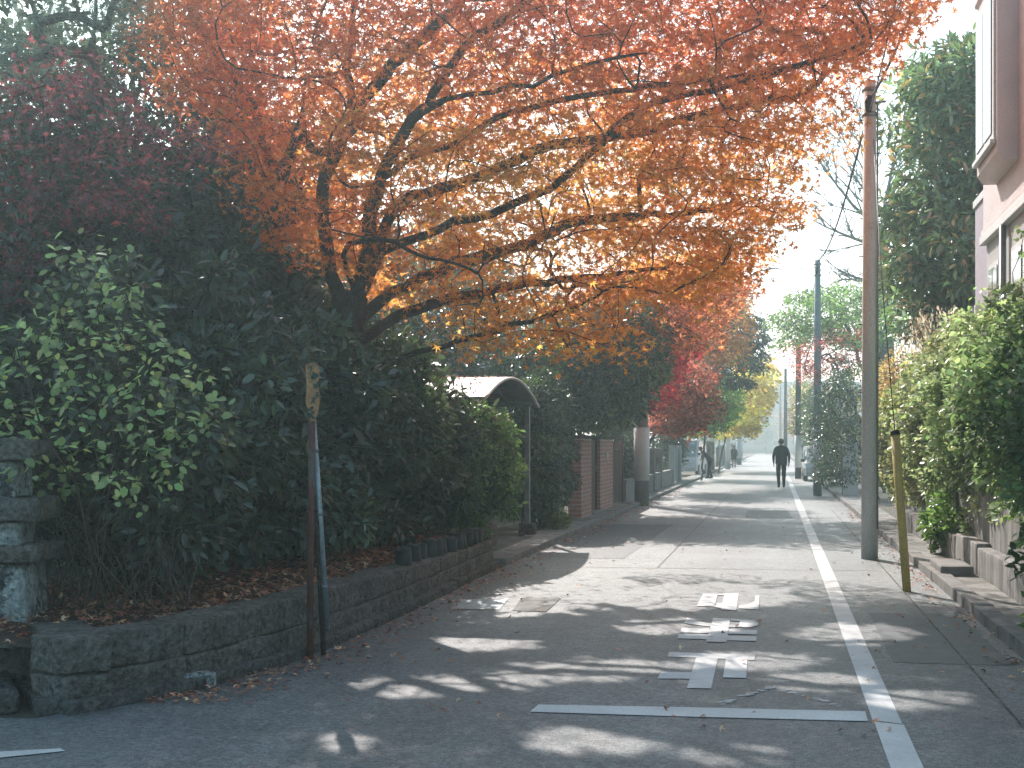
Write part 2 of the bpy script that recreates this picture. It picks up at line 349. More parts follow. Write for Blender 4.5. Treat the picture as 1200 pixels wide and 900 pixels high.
def grow(targets, guides, r_tip=.006, wobble=.12, expo=.45, arch=.1, rmax=.2):
    """branch network: guide limbs (polylines from the trunk out) plus a twig to every target. -> list of (points, radii)"""
    nodes = []; parent = []; paths = []; gpath = []
    for g in guides:
        g = [Vector(p) for p in g]
        # catmull-rom resample
        pts = []
        for i in range(len(g)-1):
            p0, p1, p2, p3 = g[max(i-1, 0)], g[i], g[i+1], g[min(i+2, len(g)-1)]
            ns = max(2, int((p2-p1).length/.18))
            for s in range(ns):
                t = s/ns
                pts.append(.5*((2*p1)+(p2-p0)*t+(2*p0-5*p1+4*p2-p3)*t*t+(3*p1-p0-3*p2+p3)*t**3))
        pts.append(g[-1])
        if nodes:
            A = np.array(nodes); j = int(np.argmin(((A-np.array(pts[0]))**2).sum(1)))
        else: j = -1
        path = [j] if j >= 0 else []
        for k, p in enumerate(pts):
            if 0 < k < len(pts)-1: p = p+Vector(rng.normal(0, wobble*.14, 3))
            nodes.append(tuple(p)); parent.append(path[-1] if path else -1); path.append(len(nodes)-1)
        paths.append(path)
    ngd = len(nodes)
    if len(targets):
        A0 = np.array(nodes); d0 = np.sqrt(((targets[:, None]-A0[None])**2).sum(2).min(1)); order = np.argsort(d0)
        NA = np.zeros((len(nodes)+len(targets)*7, 3)); NA[:len(nodes)] = nodes; cnt = len(nodes)
        for ti in order:
            q = targets[ti]; dv = q-NA[:cnt]; dist = np.sqrt((dv**2).sum(1))
            cost = dist+.5*np.maximum(0, -dv[:, 2])
            j = int(np.argmin(cost)); p = NA[j]; D = dist[j]
            if D < .03: continue
            pj = parent[j]; td = (p-NA[pj]) if pj >= 0 else np.array([0, 0, 1.]); td = td/max(np.linalg.norm(td), 1e-6)
            ctrl = p+td*D*.35+np.array([0, 0, arch*D]); ctrl += rng.normal(0, wobble*D*.5, 3)
            ns = int(min(6, max(2, D/.15))); path = [j]
            for s in range(1, ns+1):
                t = s/ns; x = (1-t)**2*p+2*t*(1-t)*ctrl+t*t*q
                NA[cnt] = x; nodes.append(tuple(x)); parent.append(path[-1]); path.append(cnt); cnt += 1
            paths.append(path)
    n = len(nodes); load = np.zeros(n)
    haschild = np.zeros(n, bool)
    for p in parent:
        if p >= 0: haschild[p] = True
    load[~haschild] = 1
    for i in range(n-1, -1, -1):
        if parent[i] >= 0: load[parent[i]] += load[i]
    rad = np.minimum(r_tip*np.maximum(load, 1)**expo, rmax)
    out = []
    for path in paths:
        if len(path) < 2: continue
        rr = [rad[i] for i in path]
        rr[0] = min(rr[0], rr[1]*1.25)
        out.append(([nodes[i] for i in path], rr))
    return out
def branches(name, out, m, parent, minr=0.0):
    mb = MB()
    for pts, rr in out:
        if max(rr) < minr: continue
        mb.tube(pts, rr, 10 if max(rr) > .08 else (6 if max(rr) > .02 else 4), False)
    return mb.build(name, m, parent)
def inpoly(x, y, poly):
    ins = np.zeros(len(x), bool); n = len(poly)
    for i in range(n):
        x1, y1 = poly[i]; x2, y2 = poly[(i+1) % n]
        c = ((y1 > y) != (y2 > y)) & (x < (x2-x1)*(y-y1)/((y2-y1) or 1e-9)+x1); ins ^= c
    return ins
def fill(poly, d0, d1, n):
    """n points inside an outline and a depth range, spread evenly by best candidate"""
    xs = [p[0] for p in poly]; ys = [p[1] for p in poly]; out = np.zeros((0, 5))
    while len(out) < n*5:
        k = n*5; x = rng.uniform(min(xs), max(xs), k); y = rng.uniform(min(ys), max(ys), k); d = rng.uniform(0, 1, k)
        ok = inpoly(x, y, poly); x, y, d = x[ok], y[ok], d[ok]
        a0 = d0(x) if callable(d0) else d0; a1 = d1(x) if callable(d1) else d1
        dd = a0+(a1-a0)*d; r = (x-600)/F*dd
        out = np.vstack([out, np.stack([r*CT-dd*ST, r*ST+dd*CT, H+(522-y)/F*dd, x, y], 1)])
    out = out[:n*5]; sel = [0]; md = ((out[:, :3]-out[0, :3])**2).sum(1)
    for _ in range(n-1):
        j = int(np.argmax(md*rng.uniform(.5, 1, len(out)))); sel.append(j); md = np.minimum(md, ((out[:, :3]-out[j, :3])**2).sum(1))
    return out[sel]

def shrub(name, label, cat, c, r, K, n, rc, leaf, base, tmpl=OVAL, m=LF_GLOSS, alt=None, af=.25, ground=None, group=None, inner=.5, stems=4, cv=.3):
    """evergreen bush: clumps of leaves over a set of stems"""
    z0 = ground if ground is not None else max(0, c[2]-r[2])
    t = thing(name, label, cat, (c[0], c[1], z0), group)
    ctr = ell_clumps(c, r, K, inner); ctr[:, 2] = np.maximum(ctr[:, 2], z0+rc*.5)
    pos, d, nr, s, idx = clumps(ctr, rc, n, leaf)
    k = pos[:, 2] > z0+.02; pos, d, nr, s, idx = pos[k], d[k], nr[k], s[k], idx[k]
    cols = shade_cols(base, idx, K, cv, .2, alt, af)
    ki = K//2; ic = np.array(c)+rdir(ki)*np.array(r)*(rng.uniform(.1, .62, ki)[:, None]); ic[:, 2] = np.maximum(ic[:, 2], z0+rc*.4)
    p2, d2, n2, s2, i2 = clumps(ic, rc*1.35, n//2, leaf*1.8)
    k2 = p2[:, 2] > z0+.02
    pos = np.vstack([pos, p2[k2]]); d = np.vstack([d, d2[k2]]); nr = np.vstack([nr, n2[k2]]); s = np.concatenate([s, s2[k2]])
    cols = np.vstack([cols, shade_cols(np.array(base)*.7, i2[k2], ki, cv, .2)])  # inner leaves darkened; the shade inside the bush is put into their colour
    leaf_mesh('foliage', pos, d, nr, s, tmpl, cols, m, t)
    gs = []
    for i in range(stems):
        a = rng.uniform(0, 6.28); b = Vector((c[0]+.12*math.cos(a), c[1]+.12*math.sin(a), z0-.03))
        e = Vector((c[0]+r[0]*.45*math.cos(a), c[1]+r[1]*.45*math.sin(a), c[2]+r[2]*.3))
        gs.append([b, (b+e)/2+Vector(rng.normal(0, .08, 3)), e])
    out = grow(ctr[::max(1, K//40)], gs, .006, .1, .45, .05, .06)
    branches('stem', out, TWIG, t)
    return t
def crown_tree(name, label, cat, base, targets, trunk_to, per, spray_r, leaf, colfn, tmpl=MAPLE3, m=LF_MAPLE, bark=BARK, rz=.06, group=None, r_tip=.007, rmax=.16, round_=False, extra=(), expo=.45):
    t = thing(name, label, cat, tuple(base), group)
    base = Vector(base); guides = [[base-Vector((0, 0, .05))]+[Vector(p) for p in trunk_to]]+[list(e) for e in extra]
    T = targets[:, :3]
    out = grow(T, guides, r_tip, .16, expo, .06, rmax)
    branches('trunk', out, bark, t)
    if per:
        f = clumps if round_ else None
        if round_: pos, d, nr, s, idx = clumps(T, spray_r, per, leaf)
        else: pos, d, nr, s, idx = spray(T, spray_r, rz, per, leaf)
        leaf_mesh('crown', pos, d, nr, s, tmpl, colfn(targets, idx), m, t)
    return t

#@@SETTING
# ------------------------------------------------------------------ ground, road, kerbs, markings
def grid(name, x0, x1, y0, y1, nx, ny, zf, m, kind='structure'):
    xs = np.linspace(x0, x1, nx+1); ys = np.linspace(y0, y1, ny+1)
    vs = [(x, y, zf(x, y)) for y in ys for x in xs]
    fs = [(j*(nx+1)+i, j*(nx+1)+i+1, (j+1)*(nx+1)+i+1, (j+1)*(nx+1)+i) for j in range(ny) for i in range(nx)]
    o = MB().add(vs, fs, True).build(name, m); return tag(o, kind=kind)
grid('ground', -500, 500, -60, 900, 8, 8, lambda x, y: -.02, EARTH)
# the carriageway, with a junction mouth toward the viewer
rd = MB(); rd.poly([(-14, -8, 0), (8, -8, 0), (1.72, 2.0, 0), (1.72, 420, 0), (-3.28, 420, 0), (-3.28, 8.6, 0), (-3.52, 7.0, 0), (-3.98, 6.1, 0), (-14, 4.6, 0)])
tag(rd.build('road', ASPH), kind='structure')
def kerb_run(name, x0, x1, y0, y1, h, step=.6, m=KERB):
    mb = MB(); y = y0; i = 0
    while y < y1:
        L_ = min(step, y1-y); j = random.uniform(-.006, .006)
        mb.box(((x0+x1)/2+j, y+L_/2, h/2-.01+random.uniform(-.005, .005)), (x1-x0, L_-.008, h+.02), random.uniform(-.006, .006), .012); y += L_; i += 1
        if y > 60: step = 4
    return tag(mb.build(name, m), kind='structure')
kerb_run('kerb_left', -3.44, -3.28, 15.1, 120, .09)
kerb_run('kerb_right', 1.70, 1.86, 6.0, 120, .11)
grid('pavement_right', 1.85, 2.30, 5.0, 200, 1, 1, lambda x, y: .085, CONC)
grid('pavement_left', -3.9, -3.43, 15.1, 200, 1, 1, lambda x, y: .07, CONC)
def flat(name, polys, m, z=.004, dz=.0):
    mb = MB()
    for k, p in enumerate(polys): mb.poly([(q[0], q[1], z+dz*k) for q in p])
    o = mb.build(name, m)
    bm = bmesh.new(); bm.from_mesh(o.data); bmesh.ops.recalc_face_normals(bm, faces=bm.faces)
    for f in bm.faces:
        if f.normal.z < 0: f.normal_flip()
    bm.to_mesh(o.data); bm.free()
    return tag(o, kind='structure')
gp = [(-20, 5.0)]
flat('edge_line', [[(.525, 2.0), (.675, 2.0), (.675, 6.92), (.525, 6.98)], [(.52, 7.0), (.67, 6.94), (.68, 60), (.53, 60)], [(.53, 60), (.68, 60), (.68, 300), (.53, 300)]], WHITE)
flat('stop_line', [[G(621, 835), G(631, 826.5), G(820, 830), G(1014, 834.5), G(1017, 846), G(800, 840.5)]], WHITE, .005)
flat('junction_dash_line', [[G(-40, 893), G(-40, 884), G(70, 878), G(77, 881)]], WHITE, .005)
def U(l): return [G(760+u/6, 670+v/6) for u, v in l]
flat('road_lettering', [U(l) for l in (
    [(145, 568), (750, 590), (745, 625), (135, 600)], [(335, 606), (488, 612), (440, 825), (270, 822)],
    [(90, 708), (302, 712), (288, 757), (60, 755)], [(545, 616), (695, 622), (687, 752), (523, 748)],
    [(235, 398), (433, 403), (424, 436), (220, 430)], [(566, 409), (763, 415), (763, 445), (560, 440)],
    [(215, 441), (418, 447), (408, 479), (203, 473)], [(556, 453), (760, 460), (757, 492), (550, 486)],
    [(455, 330), (575, 335), (548, 500), (403, 496)],
    [(576, 333), (690, 342), (740, 350), (768, 362), (769, 380), (738, 391), (690, 396), (566, 392), (570, 376), (637, 378), (642, 351), (577, 348)],
    [(270, 328), (330, 346), (400, 364), (445, 370), (436, 388), (370, 383), (250, 365)],
    [(385, 158), (487, 160), (463, 250), (338, 245)], [(532, 168), (634, 160), (617, 276), (508, 270)],
    [(489, 158), (632, 154), (630, 160), (528, 170), (487, 170)], [(478, 226), (518, 226), (508, 262), (463, 252)],
    [(634, 262), (776, 271), (780, 172), (752, 172), (745, 212), (690, 236), (640, 240)])], WHITE, .0045, .0002)
wm = []
for k in range(46):
    f = rng.uniform(0, 1); left = rng.uniform(0, 1) < .5
    px, py = (845+60*f, 825-19*f) if left else (905+78*f, 806+20*f)
    py += rng.normal(0, 1.3); ln_ = rng.uniform(2, 7); th_ = rng.uniform(.25, .7)
    wm.append([G(px-ln_, py+th_), G(px-ln_*.4, py-th_), G(px+ln_, py-th_*.6), G(px+ln_*.5, py+th_)])
flat('worn_marking', wm, WORN, .0041, .00002)
PATCH = mat('asphalt patch', (.13, .145, .15), (.095, .105, .11), 6, .6, .4, fine=70)
flat('road_patch', [[(-3.2, 16.2), (-1.95, 16.3), (-1.9, 23.5), (-3.2, 23.4)], [(-.6, 26), (.35, 26.1), (.3, 29.2), (-.62, 29.1)], [(.8, 8.9), (1.6, 8.95), (1.58, 11.6), (.82, 11.5)]], PATCH, .0025)
SEAM = mat('tar seam', (.05, .052, .055), (.03, .032, .034), 9, .5, .2)
flat('tar_seam', [[(-3.2, 15.0), (1.25, 15.35), (1.25, 15.37), (-3.2, 15.025)], [(-1.42, 15.2), (-1.40, 15.2), (-1.36, 44), (-1.385, 44)]], SEAM, .0032)
flat('road_joint', [[(1.285, 4), (1.30, 4), (1.305, 30), (1.29, 30)]], STONE, .003)
cv = MB(); a = [G(600, 716), G(612, 701), G(657, 701.5), G(640, 717.5)]
cv.poly([(q.x, q.y, .006) for q in a]); tag(cv.build('drain_slab', CONC), 'pale square concrete cover set flush in the asphalt', 'drain cover')
cv = MB(); a = [G(528, 714), G(540, 703), G(596, 702), G(585, 715)]
cv.poly([(q.x, q.y, .006) for q in a]); tag(cv.build('drain_grate', METAL), 'dark steel drain grating in the shaded road beside the pale cover', 'drain cover')
# haze: a bounded body of real air
hz = MB().box((0, 235, 24), (420, 560, 50.2)).build('haze', None); tag(hz, kind='structure')
hm = bpy.data.materials.new('haze'); hm.use_nodes = True; hN, hL = hm.node_tree.nodes, hm.node_tree.links
hN.remove(hN['Principled BSDF']); vs_ = hN.new('ShaderNodeVolumeScatter'); vs_.inputs['Density'].default_value = .0033; vs_.inputs['Anisotropy'].default_value = .55
vs_.inputs['Color'].default_value = (.74, .98, 1, 1); hL.new(vs_.outputs[0], hN['Material Output'].inputs['Volume']); hz.data.materials.append(hm)

# ------------------------------------------------------------------ left bank: wall, gatepost, soil
WP = [Vector(p) for p in ((-4.45, 6.78, 0), (-3.92, 6.24, 0), (-3.54, 7.02, 0), (-3.36, 8.0, 0), (-3.31, 8.9, 0), (-3.31, 11, 0), (-3.36, 13, 0), (-3.44, 15.0, 0))]
def along(t):
    L_ = [(WP[i+1]-WP[i]).length for i in range(len(WP)-1)]
    for i, l in enumerate(L_):
        if t <= l or i == len(L_)-1: return WP[i].lerp(WP[i+1], t/l), (WP[i+1]-WP[i]).normalized()
        t -= l
WLEN = sum((WP[i+1]-WP[i]).length for i in range(len(WP)-1))
wall = thing('retaining_wall', 'low dark mossy stone retaining wall curving along the shaded left kerb', 'stone wall', (-3.6, 8, 0))
def course(z0, z1, thick, off, lens, seed, top_rise=None):
    mb = MB(); t = 0; k = 0
    cuts_ = [0]
    acc = 0
    segs = [(WP[i+1]-WP[i]).length for i in range(len(WP)-1)]
    marks = [segs[0], segs[0]+segs[1]]
    while acc < WLEN-.2:
        l = lens[k % len(lens)]*random.uniform(.88, 1.1); k += 1
        nx = acc+l
        for mk in marks:
            if acc < mk-.01 and nx > mk-.25: nx = mk; break
        nx = min(nx, WLEN); a, _ = along(acc+.004); b, _ = along(nx-.004); dr = (b-a); ln = dr.length; rz = math.atan2(dr.y, dr.x)
        nrm = Vector((math.sin(rz), -math.cos(rz), 0)); c = (a+b)/2-nrm*(thick/2-off)
        zz = z0; z2 = z1-(.10*max(0, min(1, (acc-3)/6)) if top_rise else 0)
        mb.rock((c.x, c.y, (zz+z2)/2), (ln-.008, thick, z2-zz), rz, .013, 5, seed+k, .014); acc = nx
    return mb
course(.205, .41, .30, .0, [1.3, 1.1, 1.5], 3, True).build('upper_course', STONE, wall)
course(.05, .202, .32, .02, [1.5, 1.2, 1.0], 20).build('lower_course', STONE, wall)
course(-.03, .075, .36, .10, [1.1, .8], 40).build('footing', STONE2, wall)
kb = MB(); c = G(224, 806); kb.rock((c.x+.02, c.y+.02, .035), (.22, .15, .12), .9, .012, 3, 5, .025); tag(kb.build('stone_block', PALE), 'single pale loose stone block at the foot of the mossy wall', 'stone')
gpo = thing('stone_gatepost', 'stacked stone gatepost with jutting dark slabs at the left edge', 'gatepost', (-4.62, 6.95, 0))
def gpb(c, d, s, rz=.25): return MB().rock((-4.76+c[0], 6.98+c[1], c[2]), d, rz, .018, 6, s, .012)
gpb((0, 0, .12), (.50, .50, .28), 1).build('foot_stone', STONE2, gpo)
gpb((0, 0, .49), (.40, .40, .56), 2).build('shaft_stone', PALE, gpo)
gpb((.04, 0, .83), (.52, .50, .10), 3).build('slab', STONE, gpo)
gpb((-.02, 0, .955), (.34, .36, .145), 4).build('shaft_stone', PALE, gpo)
gpb((.02, 0, 1.10), (.50, .48, .14), 5).build('slab', STONE, gpo)
gpb((-.05, 0, 1.29), (.33, .34, .235), 6).build('shaft_stone', PALE, gpo)
gpb((0, 0, 1.47), (.48, .46, .125), 7).build('capstone', STONE, gpo)
gs_ = MB(); gs_.rock((-4.55, 6.45, .05), (.75, .35, .14), -.9, .015, 4, 9, .03); tag(gs_.build('threshold_stone', STONE2), 'low dark stone lying in leaves at the foot of the gatepost', 'stone')
from mathutils import noise as mnoise
def wall_x(y):
    ys = [6.2, 7.02, 8.0, 8.9, 11, 13, 15.2]; xs = [-3.97, -3.54, -3.36, -3.31, -3.31, -3.36, -3.44]
    return float(np.interp(y, ys, xs))
def bank_z(x, y):
    e = (wall_x(y)-.12)-x
    return .31-.06*min(1, max(0, (y-9)/6))+.16*min(1, max(0, e/1.2))+.25*min(1, max(0, (e-1.2)/6))+.05*mnoise.noise(Vector((x*1.5, y*1.5, 0)))
bm_ = MB(); vs = []; fs = []; ny = 60; nx = 40
for j in range(ny+1):
    y = 6.35+(16.0-6.35)*j/ny; xr = wall_x(y)-.22
    for i in range(nx+1):
        x = xr+(-14-xr)*(i/nx)**1.6; vs.append((x, y, bank_z(x, y)))
fs = [(j*(nx+1)+i, (j+1)*(nx+1)+i, (j+1)*(nx+1)+i+1, j*(nx+1)+i+1) for j in range(ny) for i in range(nx)]
tag(bm_.add(vs, fs, True).build('bank', SOIL), kind='structure')
def litter(name, pts, size, label):
    n = len(pts); a = rng.uniform(0, 6.28, n); d = np.stack([np.cos(a), np.sin(a), rng.normal(0, .25, n)], 1); nr = norm(np.stack([rng.normal(0, .35, n), rng.normal(0, .35, n), np.ones(n)], 1))
    pal = np.array([(.17, .07, .04), (.12, .055, .035), (.22, .11, .06), (.085, .045, .03), (.16, .05, .035), (.25, .16, .10)])
    c = 3.0*pal[rng.integers(0, len(pal), n)]*np.exp(rng.normal(0, .25, n))[:, None]
    o = leaf_mesh(name, pts, d, nr, size*rng.uniform(.6, 1.3, n), MAPLE3 if size < .07 else OVAL, c, LF_DRY); return tag(o, label, 'fallen leaves', kind='stuff')
n = 9000; y = rng.uniform(6.4, 15.4, n); e = rng.uniform(.05, 1, n)**1.2*1.7
x = np.array([wall_x(q) for q in y])-.12-e; pts = np.stack([x, y, np.array([bank_z(a, b) for a, b in zip(x, y)])+rng.uniform(.005, .045, n)], 1)
litter('fallen_leaves', pts, .065, 'thick carpet of brown fallen leaves on the bank behind the stone wall')
n = 2600; y = 6.6+rng.uniform(0, 1, n)**1.5*40; x = np.array([wall_x(q)+(.12 if q < 15 else .1) for q in y])+np.abs(rng.normal(0, .22, n)); k = rng.uniform(0, 1, n) < .2; x[k] = rng.uniform(-3.2, 1.6, k.sum())
litter('fallen_leaves', np.stack([x, y, np.full(n, .012)+rng.uniform(0, .012, n)], 1), .05, 'brown leaves scattered over the asphalt and along the left kerb')
n = 500; y = rng.uniform(8, 30, n); x = 1.68-np.abs(rng.normal(0, .13, n)); litter('fallen_leaves', np.stack([x, y, np.full(n, .014)], 1), .05, 'reddish dead leaves gathered against the kerb on the right')

# edging logs on the wall's far half
proto = None
for i in range(12):
    y = 11.3+i*.3; x = wall_x(y)-.12
    if proto is None:
        proto = thing('edging_log', 'short dark upright edging log set in a row on the far stretch of stone wall', 'edging log', (0, 0, 0), 'short dark logs edging the leafy bank')
        MB().tube([(0, 0, -.06), (.01, 0, .06), (.015, .005, .19)], [.085, .08, .075], 10).build('stake', PLASTIC, proto)
        MB().tube([(.015, .005, .191), (.015, .005, .205)], [.082, .06], 10).build('cut_top', STONE2, proto); o = proto
    else: o = copy_tree(proto)
    o.location = (x+random.uniform(-.02, .02), y, .34+random.uniform(-.02, .01)-.012*i*.3); o.rotation_euler = (random.uniform(-.1, .1), random.uniform(-.06, .12), random.uniform(0, 6))

# leaning sign posts
rp = thing('sign_post', 'slim rust red post carrying a narrow peeling orange and green plate', 'sign post', G(363, 772))
b = G(363, 772); t = P(366, 440, b.y*CT+b.x*-ST)
b3 = Vector((b.x, b.y, -.05))
MB().tube([b3, b3.lerp(t, .5), t], [.025, .024, .023], 10).build('post', RUST, rp)
d0 = -b.x*ST+b.y*CT
pl = MB()
prof = [(-.048, .34), (-.04, .37), (.03, .375), (.05, .33), (.046, .2), (.052, .12), (.04, .02), (.02, -.03), (-.012, -.035), (-.03, .03), (-.046, .1), (-.04, .22)]
pc = P(366, 488, d0-.04)
rv = Vector((CT, ST, 0)); fv = Vector((-ST, CT, 0))
pl.prism(prof, -.006, .006, lambda u, v, t_: pc+rv*u+Vector((0, 0, v))+fv*t_)
pl.build('sign_plate', PLATE, rp)
for zz in (.06, .27): MB().tube([pc+Vector((0, 0, zz))-fv*.012, pc+Vector((0, 0, zz))+fv*.05], .01, 6).build('bolt', DARK, rp)
lp = thing('leaning_post', 'galvanised grey post leaning against the rust red sign post', 'post', G(386, 768))
b = G(386, 768); b.z = -.03; t = P(367, 488, d0+.05)
MB().tube([b.lerp(t, .13), b.lerp(t, .55), t], [.021, .021, .02], 10).build('post', GALV, lp)
b2 = b+rv*-.04
MB().tube([b2, b2.lerp(t, .35), b2.lerp(t, .62)], [.02, .022, .02], 8).build('wooden_stake', BARK, lp)
for q in (.3, .6, .86): MB().tube([b.lerp(t, q)-fv*.002+Vector((0, 0, -.012)), b.lerp(t, q)+Vector((0, 0, .012))], [.026, .026], 10).build('band', METAL, lp)
#@@PLANTS_LEFT
# ------------------------------------------------------------------ left shrubs and trees
DG = (.085, .118, .088); DG2 = (.066, .094, .078); MG = (.055, .085, .04)
HG = 'dense dark evergreen shrubs along the left bank'
SH = [  # centre, radii, clumps, ground, label
    ((-4.9, 8.3, 1.55), (.95, .85, 1.2), 60, 'dark evergreen shrub behind the pale green sapling'),
    ((-4.75, 9.8, 1.75), (.95, .95, 1.35), 75, 'dark evergreen shrub just right of the pale green sapling'),
    ((-4.7, 11.2, 1.6), (.95, .95, 1.25), 75, 'dark evergreen shrub right behind the rusted sign post'),
    ((-4.7, 12.6, 1.5), (.95, .95, 1.15), 70, 'dark evergreen shrub immediately right of the sign post, over the dark logs'),
    ((-4.75, 14.0, 1.55), (.95, .95, 1.2), 70, 'dark evergreen shrub in front of the maple trunk'),
    ((-4.5, 15.25, 1.42), (.82, .75, 1.1), 55, 'dark evergreen shrub just left of the arched canopy')]
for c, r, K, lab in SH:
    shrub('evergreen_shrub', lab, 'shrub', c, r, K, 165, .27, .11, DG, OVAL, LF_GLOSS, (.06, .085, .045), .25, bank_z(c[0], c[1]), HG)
shrub('evergreen_shrub', 'sunlit bright green shrub end hanging over the wall before the canopy', 'shrub', (-3.80, 15.9, 1.15), (.5, .8, .85), 72, 130, .22, .08, (.14, .22, .085), OVAL, LF_SOFT, (.22, .33, .11), .35, .3)  # bright leaf colours stand in for sunlight on this end of the hedge
TG = 'tall dark evergreens behind the left shrubs'
TS = [((-6.3, 9.6, 2.5), (1.2, 1.2, 1.9), 70, 'tall dark evergreen above the stone gatepost, under the purple maple'), ((-6.3, 11.6, 2.9), (1.25, 1.25, 1.75), 75, 'tall dark evergreen rising directly above the pale green sapling'),
      ((-6.2, 13.4, 2.7), (1.2, 1.2, 1.7), 75, 'tall dark evergreen left of the maple trunks'), ((-6.0, 15.4, 2.1), (1.1, 1.1, 1.4), 60, 'lower dark evergreen at the foot of the maple trunks'),
      ((-7.2, 17.4, 1.9), (1.2, 1.2, 1.3), 55, 'dark evergreen behind the arched metal canopy')]
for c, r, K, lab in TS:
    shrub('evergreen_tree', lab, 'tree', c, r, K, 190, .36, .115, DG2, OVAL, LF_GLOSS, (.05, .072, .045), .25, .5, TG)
def dark_crown(label, base, c, r, K, per, rc, leaf, colr, group, inner=.35, alt=None):
    T = ell_clumps(c, r, K, inner); T = np.hstack([T, np.zeros((K, 2))])
    top = Vector(c)+Vector((0, 0, r[2]*.3))
    return crown_tree('evergreen_tree', label, 'tree', base, T, [Vector(base).lerp(top, .5)+Vector((.1, .1, 0)), top], per, rc, leaf, lambda t, idx: shade_cols(colr, idx, len(t), .3, .2, alt, .25), OVAL, LF_GLOSS, BARKG, group=group, round_=True, rmax=.2, r_tip=.012)
BG_ = 'big dark trees closing the view behind the left garden'
dark_crown('big dark evergreen at the top left letting specks of sky through', (-8.6, 17, .4), (-8.6, 16.6, 6.0), (2.3, 2.2, 3.6), 120, 110, .5, .12, DG2, BG_)
dark_crown('dark evergreen filling the left edge behind the pine tufts', (-9.5, 13.0, .4), (-9.4, 13.2, 5.2), (2.0, 2.0, 4.6), 120, 110, .5, .12, DG2, BG_)
dark_crown('dark evergreen glimpsed between the left maple trunks', (-9.5, 21, .3), (-9.5, 21, 4.2), (2.6, 2.6, 3.6), 100, 100, .6, .15, DG2, BG_)
dark_crown('dark evergreen behind the maple, low over the canopy roof', (-7.2, 22.5, .2), (-7.2, 22.5, 3.3), (2.0, 2.0, 2.3), 80, 110, .5, .13, DG, BG_)
dark_crown('dark evergreen behind the canopy roof and upright shrubs', (-6.6, 20.5, .2), (-6.6, 20.5, 2.0), (1.5, 2.6, 1.9), 90, 150, .5, .15, DG2, BG_)
dark_crown('dark evergreen mass between the canopy and the brick wall trees', (-8.5, 28, .2), (-8.5, 28, 3.4), (2.6, 3.6, 3.2), 120, 140, .6, .18, DG, BG_)
dark_crown('dark tree far behind the brick wall', (-10, 38, .2), (-10, 38, 4.2), (4, 5, 4.2), 130, 120, .8, .24, DG, BG_)
dark_crown('distant dark tree far behind the purple maple', (-17, 22, .2), (-17, 22, 7), (4, 4, 6.5), 130, 100, .8, .22, DG2, BG_)
dark_crown('distant dark tree far behind the maple trunks', (-14, 30, .2), (-14, 30, 5.5), (4, 4, 4.6), 130, 100, .8, .22, DG, BG_)

# pale green sapling
stem_b = Vector((P(108, 690, 7.9).x, P(108, 690, 7.9).y, .5))
SAP = [(75, 285), (150, 290), (160, 340), (205, 420), (250, 430), (262, 505), (215, 520), (200, 560), (150, 600), (90, 590), (40, 560), (0, 520), (-10, 440), (20, 390), (60, 340)]
T = fill(SAP, 7.4, 8.5, 72)
sp = thing('sapling', 'pale green broad-leaved sapling with thin bare stems before dark shrubs', 'sapling', tuple(stem_b))
gd = [[stem_b, P(112, 600, 7.9), P(118, 480, 7.9), P(90, 300, 7.8)], [stem_b, P(95, 600, 7.8), P(60, 500, 7.6), P(20, 410, 7.6)], [stem_b, P(130, 600, 8), P(170, 500, 8.1), P(200, 440, 8.2)], [stem_b, P(128, 560, 8), P(140, 430, 8), P(150, 350, 8)], [stem_b, P(85, 640, 7.7), P(40, 600, 7.5), P(10, 610, 7.4)], [stem_b, P(150, 640, 8), P(200, 600, 8.1), P(225, 560, 8.1)]]
out = grow(T[:, :3], gd, .0028, .2, .38, .08, .02); branches('stem', out, TWIG, sp)
pos, d, nr, s, idx = spray(T[:, :3], .15, .05, 13, .066, .3)
leaf_mesh('foliage', pos, d, norm(nr+np.array([0, -.5, .2])), s, ROUND, shade_cols((.34, .44, .19), idx, len(T), .22, .22, (.45, .47, .18), .2), LF_SOFT, sp)
bt = thing('dead_twigs', 'tangle of bare brown twigs under the pale green sapling', 'twigs', tuple(P(120, 680, 8.2)))
mb = MB()
for i in range(60):
    a = P(rng.uniform(50, 230), 660, rng.uniform(7.6, 8.6)); a.z = .48; v = Vector((rng.normal(0, .25), rng.normal(0, .25), rng.uniform(.25, .8)))
    mb.tube([a, a+v*.5+Vector(rng.normal(0, .04, 3)), a+v], [.006, .004, .002], 4, False)
tag(mb.build('twig_tangle', TWIG, bt), None)

# purple-red maple at the top left, in shade
PM = [(-120, 120), (-20, 120), (60, 80), (150, 100), (215, 150), (255, 185), (170, 205), (140, 250), (80, 250), (40, 300), (-10, 350), (-150, 330)]
T = fill(PM, 8.6, 11, 75)
def pm_col(t, idx): return shade_cols((.20, .07, .095), idx, len(t), .25, .2, (.27, .07, .08), .35)
crown_tree('purple_maple', 'shaded purple-red maple spreading in from the top left edge', 'maple tree', (-7.6, 8.6, .5), T, [(-7.4, 8.7, 2.0), (-7.0, 8.9, 3.4), (-6.0, 9.2, 3.9)], 95, .36, .062, pm_col, MAPLE, LF_MAPLE, BARK, .05, None, .006, .1, extra=[[(-7.3, 8.8, 2.6), P(20, 280, 10), P(120, 180, 10)]])
